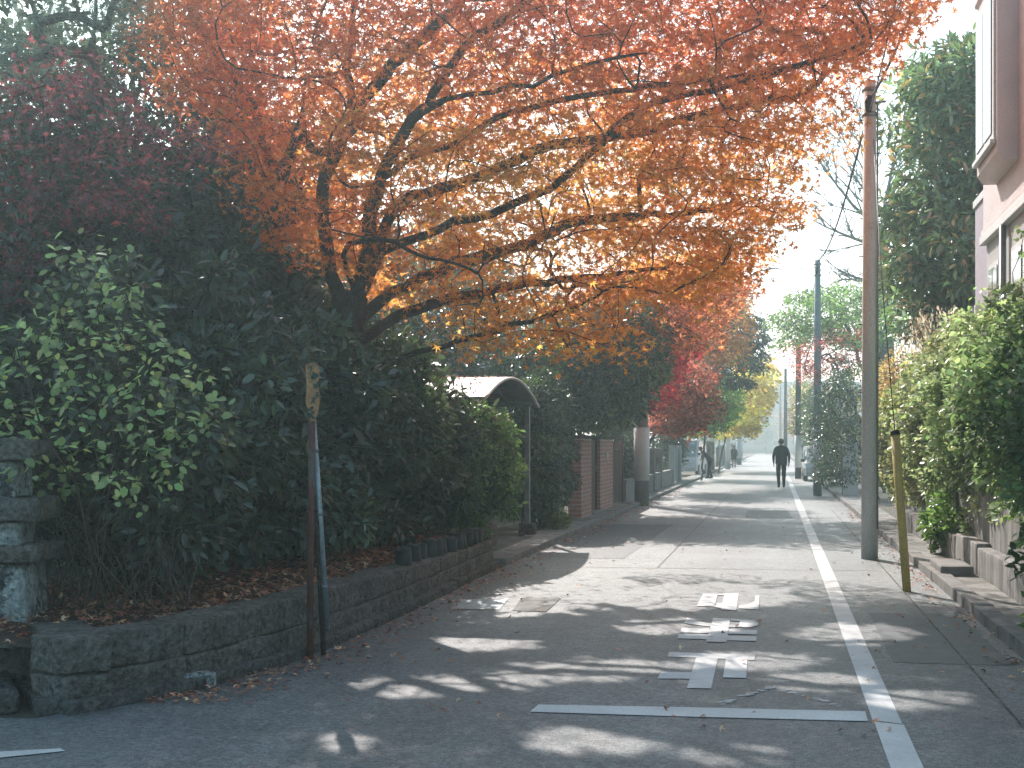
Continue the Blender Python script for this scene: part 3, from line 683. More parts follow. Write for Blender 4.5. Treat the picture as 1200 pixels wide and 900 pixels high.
# pine
pt = thing('pine_tree', 'pine with pale needle tufts at the top left corner', 'pine tree', (P(108, 20, 12.6).x, P(108, 20, 12.6).y, .5))
pb = pt.location.copy()
tufts = [P(x, y, d) for x, y, d in ((20, 55, 11.6), (45, 40, 11.8), (5, 75, 11.5), (60, 70, 12), (30, 90, 11.7), (105, 15, 12), (130, 10, 12.2), (150, 25, 12.3), (120, 35, 12.1), (160, 5, 12.4), (80, -10, 12), (20, -20, 11.8), (170, -30, 12.5), (70, 20, 12))]
out = grow(np.array(tufts), [[pb-Vector((0, 0, .1)), pb+Vector((.05, 0, 3)), pb+Vector((-.05, .1, 5.2)), pb+Vector((.1, 0, 7.4))], [pb+Vector((-.05, .1, 5.0)), P(60, 60, 12), P(20, 70, 11.7)]], .02, .15, .5, .05, .12)
branches('trunk', out, BARKG, pt)
idx = np.repeat(np.arange(len(tufts)), 260); u = rdir(len(idx)); u[:, 2] = np.abs(u[:, 2])*.8-.25
leaf_mesh('needles', np.array(tufts)[idx]+rng.normal(0, .09, (len(idx), 3)), u, rdir(len(idx)), .16*rng.uniform(.7, 1.2, len(idx)), NEEDLE, shade_cols((.20, .27, .22), idx, len(tufts), .15, .15), LF_SOFT, pt)
# bare pale branch at left edge
#@@MAPLE
# ------------------------------------------------------------------ the great maple
mbase = Vector((P(405, 600, 13.6).x, P(405, 600, 13.6).y, .45))
def L3(pts, da, db): return [P(x, y, da+(db-da)*i/(len(pts)-1)) for i, (x, y) in enumerate(pts)]
limbs = [
    [mbase, P(405, 480, 13.6), P(408, 400, 13.6), P(418, 345, 13.6)],
    L3([(418, 345), (430, 295), (440, 225), (455, 185), (500, 128), (575, 108), (650, 88), (760, 62)], 13.6, 12.6),
    L3([(408, 400), (385, 300), (380, 215), (410, 145), (440, 100), (475, 58), (530, 10), (570, -40)], 13.6, 14.6),
    [mbase+Vector((-.2, .1, 0)), P(360, 480, 13.9), P(335, 380, 14), P(322, 300, 14)],
    L3([(322, 300), (328, 240), (332, 198), (350, 155), (352, 115), (362, 92), (395, 86)], 14, 13.6),
    L3([(332, 230), (310, 170), (290, 110), (250, 60), (220, 0)], 14, 14.6),
    L3([(352, 150), (372, 180), (412, 155), (408, 80), (416, 0), (420, -70)], 13.9, 14.5),
    L3([(440, 215), (480, 185), (530, 170), (600, 130), (720, 108), (870, 88), (980, 70)], 13.6, 12.9),
    L3([(417, 350), (464, 245), (517, 222), (569, 204), (650, 169), (744, 157), (843, 128), (940, 110)], 13.6, 14.4),
    L3([(440, 300), (517, 268), (592, 245), (645, 222), (692, 181), (750, 128), (831, 105), (925, 82), (1020, 50)], 13.6, 13.4),
    L3([(418, 380), (458, 345), (534, 309), (621, 286), (662, 262), (797, 250), (880, 235)], 13.6, 15.4),
    L3([(408, 410), (470, 370), (550, 345), (640, 330), (740, 320), (800, 310)], 13.6, 16),
    L3([(408, 430), (470, 420), (540, 402), (600, 380), (660, 365)], 13.6, 13.2),
    L3([(418, 345), (400, 300), (430, 280), (500, 300), (560, 320)], 13.6, 12.2),
    L3([(500, 128), (540, 60), (620, 0), (700, -60)], 13.3, 13.0),
]
MC = [(130, -130), (900, -190), (1040, -100), (1072, -10), (1045, 40), (990, 80), (960, 110), (930, 130), (985, 150), (920, 175), (895, 215), (920, 250), (880, 290), (850, 320), (790, 345), (722, 365), (718, 415), (650, 400), (600, 395), (555, 400), (535, 365), (470, 300), (420, 320), (400, 270), (330, 290), (290, 220), (255, 150), (190, 60)]
def md0(x): return 12.0+0*x
def md1(x): return np.interp(x, [100, 500, 800, 1100], [15.6, 17.0, 17.2, 16.0])
T = fill(MC, md0, md1, 1380)
ROSE, ORNG, GOLD, RED, PEACH = map(np.array, ((.66, .215, .085), (.86, .37, .09), (.86, .58, .14), (.66, .12, .08), (.86, .46, .17)))
def maple_col(t, idx):
    K = len(t); x, y, z = t[:, 3], t[:, 4], t[:, 2]; c = np.zeros((K, 3))
    for k in range(K):
        wts = np.array([max(.03, (165-y[k])/105 if y[k] < 150 else .05),               # rose: high up
                        .5+.45*(y[k] > 200),                                            # orange
                        1.1*math.exp(-((x[k]-600)/150)**2-((y[k]-240)/75)**2)+.5*math.exp(-((x[k]-560)/60)**2-((y[k]-380)/50)**2)+.4*math.exp(-((x[k]-400)/60)**2-((y[k]-130)/70)**2),
                        .9*math.exp(-((x[k]-440)/80)**2-((y[k]-255)/50)**2)+.9*math.exp(-((x[k]-280)/100)**2-((y[k]-120)/130)**2),
                        .9*math.exp(-((x[k]-920)/70)**2-((y[k]-190)/60)**2)+.25])
        wts = wts**1.6*rng.uniform(.3, 1.4, 5); wts /= wts.sum()
        c[k] = wts[0]*ROSE+wts[1]*ORNG+wts[2]*GOLD+wts[3]*RED+wts[4]*PEACH
    N = len(idx); cc = c[idx]*np.exp(rng.normal(0, .16, K))[idx][:, None]*np.exp(rng.normal(0, .2, N))[:, None]
    return cc*(1+rng.normal(0, .07, (N, 3)))
mt = thing('maple_tree', 'great orange-red maple with dark fanning limbs arching over the road', 'maple tree', tuple(mbase))
out = grow(T[:, :3], limbs, .0050, .12, .60, .03, .23)
branches('trunk', out, BARK, mt)
T2 = fill([(330, 100), (480, 40), (700, 80), (790, 200), (760, 300), (560, 385), (430, 340), (360, 280)], 16.8, 19.5, 340); T2[:, 4] = np.clip(T2[:, 4], 210, 400); T2[:, 3] = 480+.3*(T2[:, 3]-480)
T = np.vstack([T, T2])
pos, d, nr, s, idx = spray(T[:, :3]+np.array([0, 0, .02]), .47, .04, 100, .092, .2)
# canopy leaves cut along sun rays to put light patches on chosen road spots
shp = pos-np.array(sd)[None]*(pos[:, 2]/sd.z)[:, None]
dd = -shp[:, 0]*ST+shp[:, 1]*CT; gx = 600+F*(shp[:, 0]*CT+shp[:, 1]*ST)/dd; gy = 522+F*H/dd
keep = np.ones(len(pos), bool)
for ex, ey, ew, eh in ((475, 806, 62, 10), (575, 800, 52, 9), (690, 785, 75, 11), (640, 690, 80, 22), (570, 712, 60, 9), (410, 870, 30, 9), (880, 775, 70, 9), (960, 800, 50, 9), (700, 868, 70, 14), (800, 735, 60, 8), (1000, 745, 60, 10), (560, 755, 60, 7), (820, 700, 90, 12), (1080, 820, 50, 10), (860, 885, 60, 10), (440, 762, 30, 6), (740, 655, 60, 12)):
    q_ = ((gx-ex)/(ew*1.35))**2+((gy-ey)/(eh*1.4))**2+.35*np.sin(gx*.11+ex)*np.sin(gy*.5+ey)
    keep &= ~((q_ < 1) & (rng.uniform(0, 1, len(pos)) < .97))
pos, d, nr, s, idx = pos[keep], d[keep], nr[keep], s[keep], idx[keep]
leaf_mesh('crown', pos, d, nr, s, MAPLE, maple_col(T, idx), LF_MAPLE, mt)
#@@LEFTFAR
# ------------------------------------------------------------------ arched canopy
ac = thing('arched_canopy', 'small barrel-roofed corrugated metal canopy over a garden entrance', 'canopy', (-4.4, 17.8, .1))
def arc(t): # t 0..1 along the span (Y)
    y = 15.9+3.75*t; return y, 2.02+.46*math.sin(math.pi*(.06+.88*t))**.9
n = 90; vs = []; fs = []
for i in range(n+1):
    t = i/n; y, z = arc(t); z += .02*math.cos(i*math.pi/1.5)
    for x in (-3.75, -5.5): vs.append((x, y, z))
for i in range(n): fs.append((2*i, 2*i+1, 2*i+3, 2*i+2))
MB().add(vs, fs, True).build('corrugated_roof', mat('corrugated metal', (.30, .31, .30), (.17, .16, .15), 3, .5, .15, metal=.3), ac)
mb = MB(); mb.tube([(-3.74, *arc(i/24)) for i in range(25)], .022, 6); mb.build('rim', TRIM, ac)
for x in (-4.2, -4.8): MB().tube([(x, arc(i/16)[0], arc(i/16)[1]-.05) for i in range(17)], .025, 6).build('rafter', METAL, ac)
for t in (.08, .35, .65, .92):
    y, z = arc(t); MB().box((-4.6, y, z-.04), (1.6, .05, .05)).build('purlin', METAL, ac)
for x in (-3.9, -5.3):
    for t in (.03, .97):
        y, z = arc(t); p = MB().box((x, y, z/2), (.08, .08, z-.06), 0, .006).build('post', METAL, ac)
        MB().rock((x, y, .12), (.24, .24, .26), 0, .012, 3, x, .02).build('footing_stone', STONE2, p)
n = 900; yy_ = rng.uniform(0.02, .62, n); xx_ = -3.85-rng.uniform(0, 1, n)**.7*1.5
litter('fallen_leaves', np.array([(x_, arc(t_)[0], arc(t_)[1]+.03) for x_, t_ in zip(xx_, yy_)]), .05, 'brown leaves lying on the corrugated canopy roof')
gs_ = MB().box((-4.3, 17.6, .03), (1.2, 2.8, .1), 0, .01); tag(gs_.build('entrance_slab', STONE2), kind='structure')
sb = thing('timber_planter', 'low wooden planter board beside the entrance under the canopy', 'planter', (-3.95, 16.9, .08))
for k in range(3): MB().box((-3.95, 16.9, .13+.095*k), (.06, 1.0, .09), 0, .006).build('board', WOODB, sb)
for yy in (16.45, 17.35): MB().box((-3.99, yy, .22), (.05, .06, .32), 0, .005).build('stake', WOODB, sb)
MB().box((-4.15, 16.9, .28), (.3, .96, .06), 0, .01).build('soil_fill', SOIL, sb)
# shrubs beyond the canopy
HG2 = 'clipped shrubs between the canopy and the brick wall'
for c, r, K, lab in (((-4.15, 21.3, 1.5), (.62, .85, 1.4), 50, 'dark upright shrub immediately right of the canopy'), ((-4.1, 22.2, 1.45), (.5, .6, 1.35), 50, 'dark upright shrub touching the brick wall')):
    shrub('evergreen_shrub', lab, 'shrub', c, r, K, 230, .28, .085, (.05, .078, .035), OVAL, LF_GLOSS, (.08, .12, .045), .3, .06, HG2)
shrub('weed_clump', 'yellow-green weeds sprouting at the kerb below the upright shrubs', 'weeds', (-3.62, 20.9, .2), (.16, .35, .2), 10, 60, .12, .05, (.20, .25, .06), LONG, LF_SOFT, None, 0, .06, None, .4, 2)
# brick wall with gate
bw = thing('brick_wall', 'reddish brick garden wall with a narrow dark brown door', 'brick wall', (-3.72, 26, 0))
def yb(px, X): return (F*(-X)/(CT*(908-px))+X*ST)/CT
y0, y1, y2, y3, y4 = yb(681, -3.72), yb(693, -3.72), yb(703, -3.72), yb(718, -3.72), yb(733, -3.72)
for a, b in ((y0, y1), (y2, y3)): MB().box((-3.85, (a+b)/2, .82), (.26, b-a, 1.64), 0, .004).build('brick_pier', BRICK, bw)
for a, b in ((y0, y1), (y2, y3)): MB().box((-3.85, (a+b)/2, 1.675), (.31, b-a+.04, .06), 0, .006).build('coping', STONE2, bw)
dr = MB().box((-3.86, (y1+y2)/2, .86), (.08, y2-y1-.02, 1.5), 0, .004).build('door', WOOD, bw)
MB().box((-3.80, (y1+y2)/2, .06), (.3, y2-y1, .1), 0, .01).build('step', CONC, bw)
MB().tube([(-3.81, y2-.18, .95), (-3.78, y2-.18, .95), (-3.78, y2-.18, 1.08)], .012, 6).build('handle', METAL, dr)
for yy in (y1+.03, y2-.03): MB().box((-3.83, yy, .88), (.1, .05, 1.62)).build('door_jamb', WOOD, bw)
mbx = MB().box((-3.70, (y2+y3)/2-.1, 1.28), (.04, .22, .12), 0, .01); mbx.build('name_plate', TRIM, bw)
wg = thing('wooden_gate', 'weathered brown board gate under a reddish beam beside the brick wall', 'gate', (-3.75, (y3+y4)/2, 0))
k = 7; ww = (y4-y3-.2)/k
pn = MB()
for i in range(k): pn.box((-3.82+.004*(i % 2), y3+.1+ww*(i+.5), .74), (.035, ww-.012, 1.3), 0, .003)
pn.build('board_panel', WOODB, wg)
for yy in (y3+.05, y4-.05): MB().box((-3.83, yy, .78), (.11, .1, 1.56), 0, .005).build('post', WOODB, wg)
MB().box((-3.83, (y3+y4)/2, 1.5), (.08, y4-y3-.22, .17), 0, .005).build('beam', RUST, wg)
lw = thing('block_wall', 'low pale concrete block wall beside the white-wrapped pole', 'block wall', (-3.7, 34, 0))
MB().box((-3.8, (y4+46)/2+.05, .27), (.15, 46-y4-.1, .58), 0, .005).build('blocks', BLOCK, lw)
MB().box((-3.8, (y4+46)/2+.05, .585), (.19, 46-y4-.1, .05), 0, .008).build('coping', CONC, lw)
for yy in (34.0, 39.0, 41.6): MB().box((-3.8, yy, .72), (.22, .3, 1.35), 0, .01).build('pillar', CONC, lw)
mgte = thing('metal_gate', 'dark grey slatted metal gate standing between block wall and parked van', 'gate', (-3.7, 47, 0))
for yy in (46.2, 49.6): MB().box((-3.75, yy, .75), (.2, .3, 1.5), 0, .01).build('post', GREYW, mgte)
sl_ = MB()
for i in range(14): sl_.box((-3.78, 46.45+i*.225, .75), (.03, .17, 1.25))
sl_.build('slats', POLEB, mgte)
for c, r, K, lab in (((-4.5, 33.5, 1.3), (.6, 1.3, 1.2), 40, 'dark hedge bush behind the low block wall, by the wrapped pole'), ((-4.5, 37, 1.3), (.6, 1.5, 1.2), 40, 'dark hedge bush behind the far end of the block wall'), ((-4.4, 52, 1.5), (.8, 1.6, 1.5), 40, 'dark bush between the grey metal gate and parked van')):
    shrub('hedge_bush', lab, 'shrub', c, r, K, 90, .4, .11, DG, OVAL, LF_GLOSS, (.06, .085, .045), .25, .05, 'hedge bushes along the far left walls')

# poles
def pole(label, x, y, h, r0, r1, m, wrap=None, steps=True, d_near=False, group='utility poles along the street'):
    t = thing('utility_pole', label, 'utility pole', (x, y, 0), group)
    MB().tube([(x, y, -.05), (x, y, h/2), (x, y, h)], [r0, (r0+r1)/2, r1], 18).build('shaft', m, t)
    if wrap:
        for z0, z1, mm in wrap: MB().tube([(x, y, z0), (x, y, z1)], r0+.012, 18).build('wrap', mm, t)
    if steps:
        for i in range(int((h-2.2)/.45)):
            a = 0 if i % 2 else math.pi
            MB().tube([(x, y, 2.2+i*.45), (x+math.cos(a)*(r1+.06), y-.03, 2.2+i*.45)], .008, 5).build('step_bolt', DARK, t)
    for z in (h-.12, h-.45): MB().tube([(x, y, z-.025), (x, y, z+.025)], r1+.02, 14).build('band', METAL, t)
    MB().tube([(x, y-.02, h-.3), (x+.2, y-.08, h-.3)], .015, 6).build('bracket', METAL, t)
    b = MB().tube([(x-.02, y-r1-.03, h-.42), (x-.02, y-r1-.03, h-.3), (x-.02, y-r1-.03, h-.22)], [.04, .055, .03], 8).build('insulator', DARK, t)
    if d_near:
        MB().tube([(x+r0*.9, y-.06, z_) for z_ in (.4, 2, 3.5, h-.3)], .012, 6).build('conduit', METAL, t)
    return t
mp_ = G(1019, 655); pole('nearest pale concrete utility pole standing in the road by the yellow guard', mp_.x, mp_.y, H+427/F*16.35, .108, .082, POLE, d_near=True)
t = bpy.context.scene.objects
pt_ = [o for o in t if o.get('label', '').startswith('nearest pale concrete')][0]
for z, s in ((1.2, .13), (4.4, .07)): MB().box((mp_.x+.015, mp_.y-.104, z), (.06, .01, s)).build('sticker', TRIM, pt_)
for px, py, ytop, r, m, wrap, lab in (
    (958, 581, 305, .125, POLEB, [(.42, 1.72, WRAP), (1.78, 1.84, TRIM), (1.9, 1.97, TRIM)], 'blue-grey utility pole with a white lower wrap beside the white gate posts'),
    (935.5, 561, 400, .15, POLEN, [(.5, 1.95, WRAP)], 'brown utility pole with white base beyond the walking man'),
    (752, 592, 400, .185, POLED, [(.62, 1.95, WRAP)], 'utility pole with a white waist wrap on the left, before crimson foliage'),
    (853, 550, 300, .16, POLE, [(.5, 1.9, WRAP)], 'far left pale pole beneath the yellow ginkgo'),
    (866, 544.5, 330, .2, POLEB, [(.5, 2.0, WRAP)], 'far left blue-grey pole behind the woman in black')):
    q = G(px, py); d = -q.x*ST+q.y*CT
    pole(lab, q.x, q.y, H+(522-ytop)/F*d, r, r*.72, m, wrap, d < 40)
for px, d, ytop, m, lab in ((920.5, 92, 432, POLEN, 'hazy thin pole beyond the walking man, taller of the far pair'), (914.5, 140, 452, POLEB, 'hazy thin pole near the end of the street, paler of the far pair')):
    q = P(px, 522, d); pole(lab, q.x, q.y, H+(522-ytop)/F*d, .15, .1, m, None, False)
gg = thing('guy_guard', 'leaning yellow plastic guard around the guy wire of the pole', 'guy wire guard', G(1063, 693))
b = G(1063, 693); db = -b.x*ST+b.y*CT; t2 = P(1049, 510, db+.25)
MB().tube([Vector((b.x, b.y, -.02)), Vector(b).lerp(t2, .5), t2], [.042, .044, .046], 14).build('guard_tube', YEL, gg)
MB().tube([t2, t2+(t2-Vector(b)).normalized()*.05], [.05, .046], 14).build('cap', DARK, gg)
MB().tube([t2, t2.lerp(Vector((mp_.x, mp_.y, 5.6)), .5), (mp_.x+.05, mp_.y, 5.6)], .006, 5).build('guy_wire', WIRE, gg)
def wire(label, a, b, sag, r=.012):
    a, b = Vector(a), Vector(b); mb = MB().tube([a.lerp(b, i/20)-Vector((0, 0, sag*4*(i/20)*(1-i/20))) for i in range(21)], r, 5)
    tag(mb.build('overhead_wire', WIRE), label, 'overhead wire', 'overhead wires')
q2 = G(958, 581); h2 = H+217/F*37.5
wire('thick dark cable hanging from the near pole down to the blue-grey pole', (mp_.x, mp_.y, 6.0), (q2.x, q2.y, h2-.1), .45, .018)
wire('cable climbing from the near pole toward the pink house', (mp_.x, mp_.y, 6.05), P(1085, -30, 14), .1, .018)
wire('second cable rising above the near pole out of frame', (mp_.x, mp_.y, 5.9), P(1060, -60, 12), .12, .01)
q3 = G(935.5, 561); wire('faint wire between the blue-grey pole and the brown pole', (q2.x, q2.y, h2-.2), (q3.x, q3.y, 6.0), .5, .014)
q5 = G(752, 592); wire('faint wire crossing the street to the left pole', (q2.x, q2.y, h2-.3), (q5.x, q5.y, 7.0), .4, .012)

# left far trees
def autumn(label, name, base, poly, d0, d1, n, per, sr, leaf, c1, c2, af, tmpl=MAPLE3, m=LF_MAPLE, bark=BARK, rmax=.16, trunk=None, cat='tree', round_=False, rz=.1, group=None, r_tip=.01):
    T = fill(poly, d0, d1, n); cx = T[:, :3].mean(0); base = Vector(base)
    mid = Vector((base.x*.7+cx[0]*.3, base.y*.7+cx[1]*.3, cx[2]*.55)); top = Vector((cx[0], cx[1], cx[2]+.3))
    return crown_tree(name, label, cat, base, T, trunk or [mid, top], per, sr, leaf, lambda t, idx: shade_cols(c1, idx, len(t), .36, .25, c2, af), tmpl, m, bark, rz, group, r_tip, rmax, round_)
LT = 'autumn trees lining the left side of the street'
autumn('dark green broadleaf tree beneath the maple, with sunlit right edge', 'broadleaf_tree', (-5.3, 26.5, 0), [(640, 400), (690, 365), (745, 355), (772, 375), (768, 430), (748, 472), (722, 488), (640, 492), (600, 460), (590, 420)], 24.0, 29, 260, 150, .45, .12, (.055, .085, .045), (.09, .14, .05), .3, OVAL, LF_GLOSS, BARKG, round_=True, group=LT)
autumn('peach-orange maple drooping over the road beyond the great maple', 'maple_tree', (-5.2, 31, 0), [(665, 362), (720, 332), (760, 308), (840, 300), (868, 322), (852, 345), (832, 362), (835, 388), (800, 398), (772, 388), (740, 418), (695, 405)], 24.5, 31, 115, 110, .6, .16, (.66, .26, .13), (.62, .2, .08), .4, group=LT, cat='maple tree')
autumn('crimson maple behind the white-wrapped pole', 'maple_tree', (-4.7, 33, 0), [(764, 375), (790, 355), (808, 375), (802, 410), (785, 435), (770, 470), (738, 478), (745, 445), (762, 415)], 31, 34.5, 55, 110, .5, .16, (.42, .03, .06), (.5, .07, .08), .3, group=LT, cat='maple tree')
autumn('brown-orange maple with drooping twiggy sprays left of the green tree', 'maple_tree', (-4.4, 41, 0), [(770, 440), (800, 420), (826, 440), (828, 475), (812, 498), (770, 502), (765, 470)], 37, 42, 60, 110, .65, .18, (.30, .09, .055), (.24, .08, .06), .4, group=LT, cat='maple tree')
autumn('golden-orange tree rising above the green and yellow trees', 'broadleaf_tree', (-4.8, 47, 0), [(800, 370), (830, 345), (862, 345), (866, 375), (862, 405), (845, 425), (810, 425), (795, 400)], 42, 48, 70, 110, .65, .18, (.46, .25, .07), (.50, .18, .06), .4, OVAL, LF_SOFT, group=LT)
autumn('bluish dark pine reaching out over the road at centre', 'pine_tree', (-4.2, 50, 0), [(835, 400), (860, 350), (880, 365), (890, 400), (893, 425), (870, 450), (845, 455), (830, 435)], 47, 52, 60, 110, .5, .2, (.05, .075, .065), (.065, .09, .07), .4, LONG, LF_GLOSS, group=LT, cat='pine tree', rz=.06)
gb = G(822, 563); autumn('fresh green tree with pale grey trunk left of the yellow ginkgo', 'broadleaf_tree', (gb.x, gb.y, 0), [(822, 450), (850, 445), (862, 465), (855, 488), (835, 500), (815, 505), (812, 480)], 52, 57, 60, 110, .6, .2, (.16, .28, .06), (.22, .34, .07), .4, OVAL, LF_SOFT, BARKG, .24, group=LT)
gb = G(842, 554); autumn('bright yellow ginkgo leaning toward the road', 'ginkgo_tree', (gb.x, gb.y, 0), [(850, 505), (840, 495), (858, 468), (866, 440), (882, 425), (900, 428), (898, 448), (892, 470), (884, 490), (872, 505)], 66, 74, 75, 110, .8, .24, (.75, .55, .10), (.72, .60, .22), .3, FAN, LF_SOFT, BARKG, .3, group=LT, cat='ginkgo tree')
bt_ = thing('bare_branch', 'bare crooked branch reaching over the street against the white sky', 'branch', tuple(P(850, 360, 40)))
o_ = grow(np.array([P(x, y, 40+rng.uniform(-1, 1)) for x, y in ((918, 318), (905, 330), (912, 345), (900, 312), (880, 322), (925, 330), (890, 312))]), [[P(845, 345, 40), P(862, 335, 40), P(885, 320, 40), P(908, 314, 40)]], .012, .2, .5, .05, .06); branches('twigs', o_, BARK, bt_)
bt_ = thing('bare_branch', 'gnarled dark broken branch beside the dark pine, above yellow ginkgo leaves', 'branch', tuple(P(868, 420, 49)))
o_ = grow(np.array([P(x, y, 49) for x, y in ((897, 395), (893, 385), (901, 418), (895, 405))]), [[P(862, 422, 49), P(876, 413, 49), P(890, 410, 49), P(900, 416, 49)]], .02, .2, .55, .1, .09); branches('twigs', o_, BARK, bt_)
for i, (X, Y, h, c, lab) in enumerate(((-5.5, 78, 5, (.42, .36, .10), 'hazy yellowing tree far down the left side'), (-5.5, 95, 6, (.12, .16, .07), 'hazy green tree far down the left side'), (-5.2, 120, 6, (.14, .18, .09), 'pale hazy tree near the end of the left side'),
        (4.6, 105, 7, (.30, .20, .12), 'hazy brownish tree far down the right side'), (4.5, 140, 8, (.40, .22, .14), 'hazy orange tree near the end of the right side'), (-1.5, 215, 7, (.12, .15, .12), 'pale hazy tree closing the end of the street'), (2.8, 190, 9, (.38, .24, .17), 'hazy peach tree at the end of the street'))):
    T = ell_clumps((X, Y, h*.62), (h*.32, h*.32, h*.36), 40, .3); T = np.hstack([T, np.zeros((40, 2))])
    crown_tree('street_tree', lab, 'tree', (X, Y, 0), T, [(X, Y, h*.4), (X, Y, h*.8)], 80, h*.12, h*.035, lambda t, idx, c=c: shade_cols(c, idx, 40), OVAL, LF_SOFT, BARKG, group='hazy trees far down the street', round_=True, r_tip=.02)
for i, (s, Y, L_, h, lab) in enumerate(((-1, 66, 9, 1.5, 'pale garden wall beyond the parked van'), (-1, 84, 14, 1.3, 'far pale wall behind the woman in black'), (-1, 110, 30, 1.4, 'hazy wall low at the end of the left side'), (1, 70, 14, 1.4, 'pale wall beyond the white car on the right'), (1, 100, 30, 1.5, 'hazy wall low at the far right'))):
    fw = thing('garden_wall', lab, 'garden wall', (-3.8 if s < 0 else 2.6, Y, 0), 'garden walls far down the street'); X = fw.location.x
    MB().box((X, Y+L_/2, h/2), (.18, L_, h), 0, .01).build('wall_face', CONC if i % 2 else GREYW, fw); MB().box((X, Y+L_/2, h+.03), (.26, L_+.05, .07), 0, .01).build('coping', STONE2, fw)
    for k in range(3): MB().box((X+(.12 if s < 0 else -.12), Y+.3+k*(L_-.6)/2, h/2+.1), (.3, .35, h+.25), 0, .01).build('pillar', GREYW if i % 2 else CONC, fw)

# far buildings closing the street
def building(label, X, Y, wx, wy, h, m, floors, nx, group='pale hazy buildings at the end of the street'):
    t = thing('apartment_building', label, 'building', (X, Y, 0), group)
    MB().box((X, Y, h/2), (wx, wy, h)).build('wall', m, t)
    MB().box((X, Y, h+.2), (wx+.6, wy+.6, .4)).build('parapet', FARD, t)
    fh = h/floors
    for f in range(floors):
        MB().box((X, Y-wy/2-.45, f*fh+fh*.42), (wx*.94, .9, .95)).build('balcony', m, t)
        for i in range(nx):
            x = X-wx/2+wx*(i+.5)/nx; MB().box((x, Y-wy/2-.01, f*fh+fh*.62), (wx/nx*.55, .06, fh*.5)).build('window', FARD, t)
    return t
building('long pale apartment block closing the street in the haze', -3, 250, 34, 10, 13.5, FARW, 5, 9)
building('hazy taller block behind the right-hand far poles', 14, 225, 14, 10, 12.0, FARW, 4, 4)
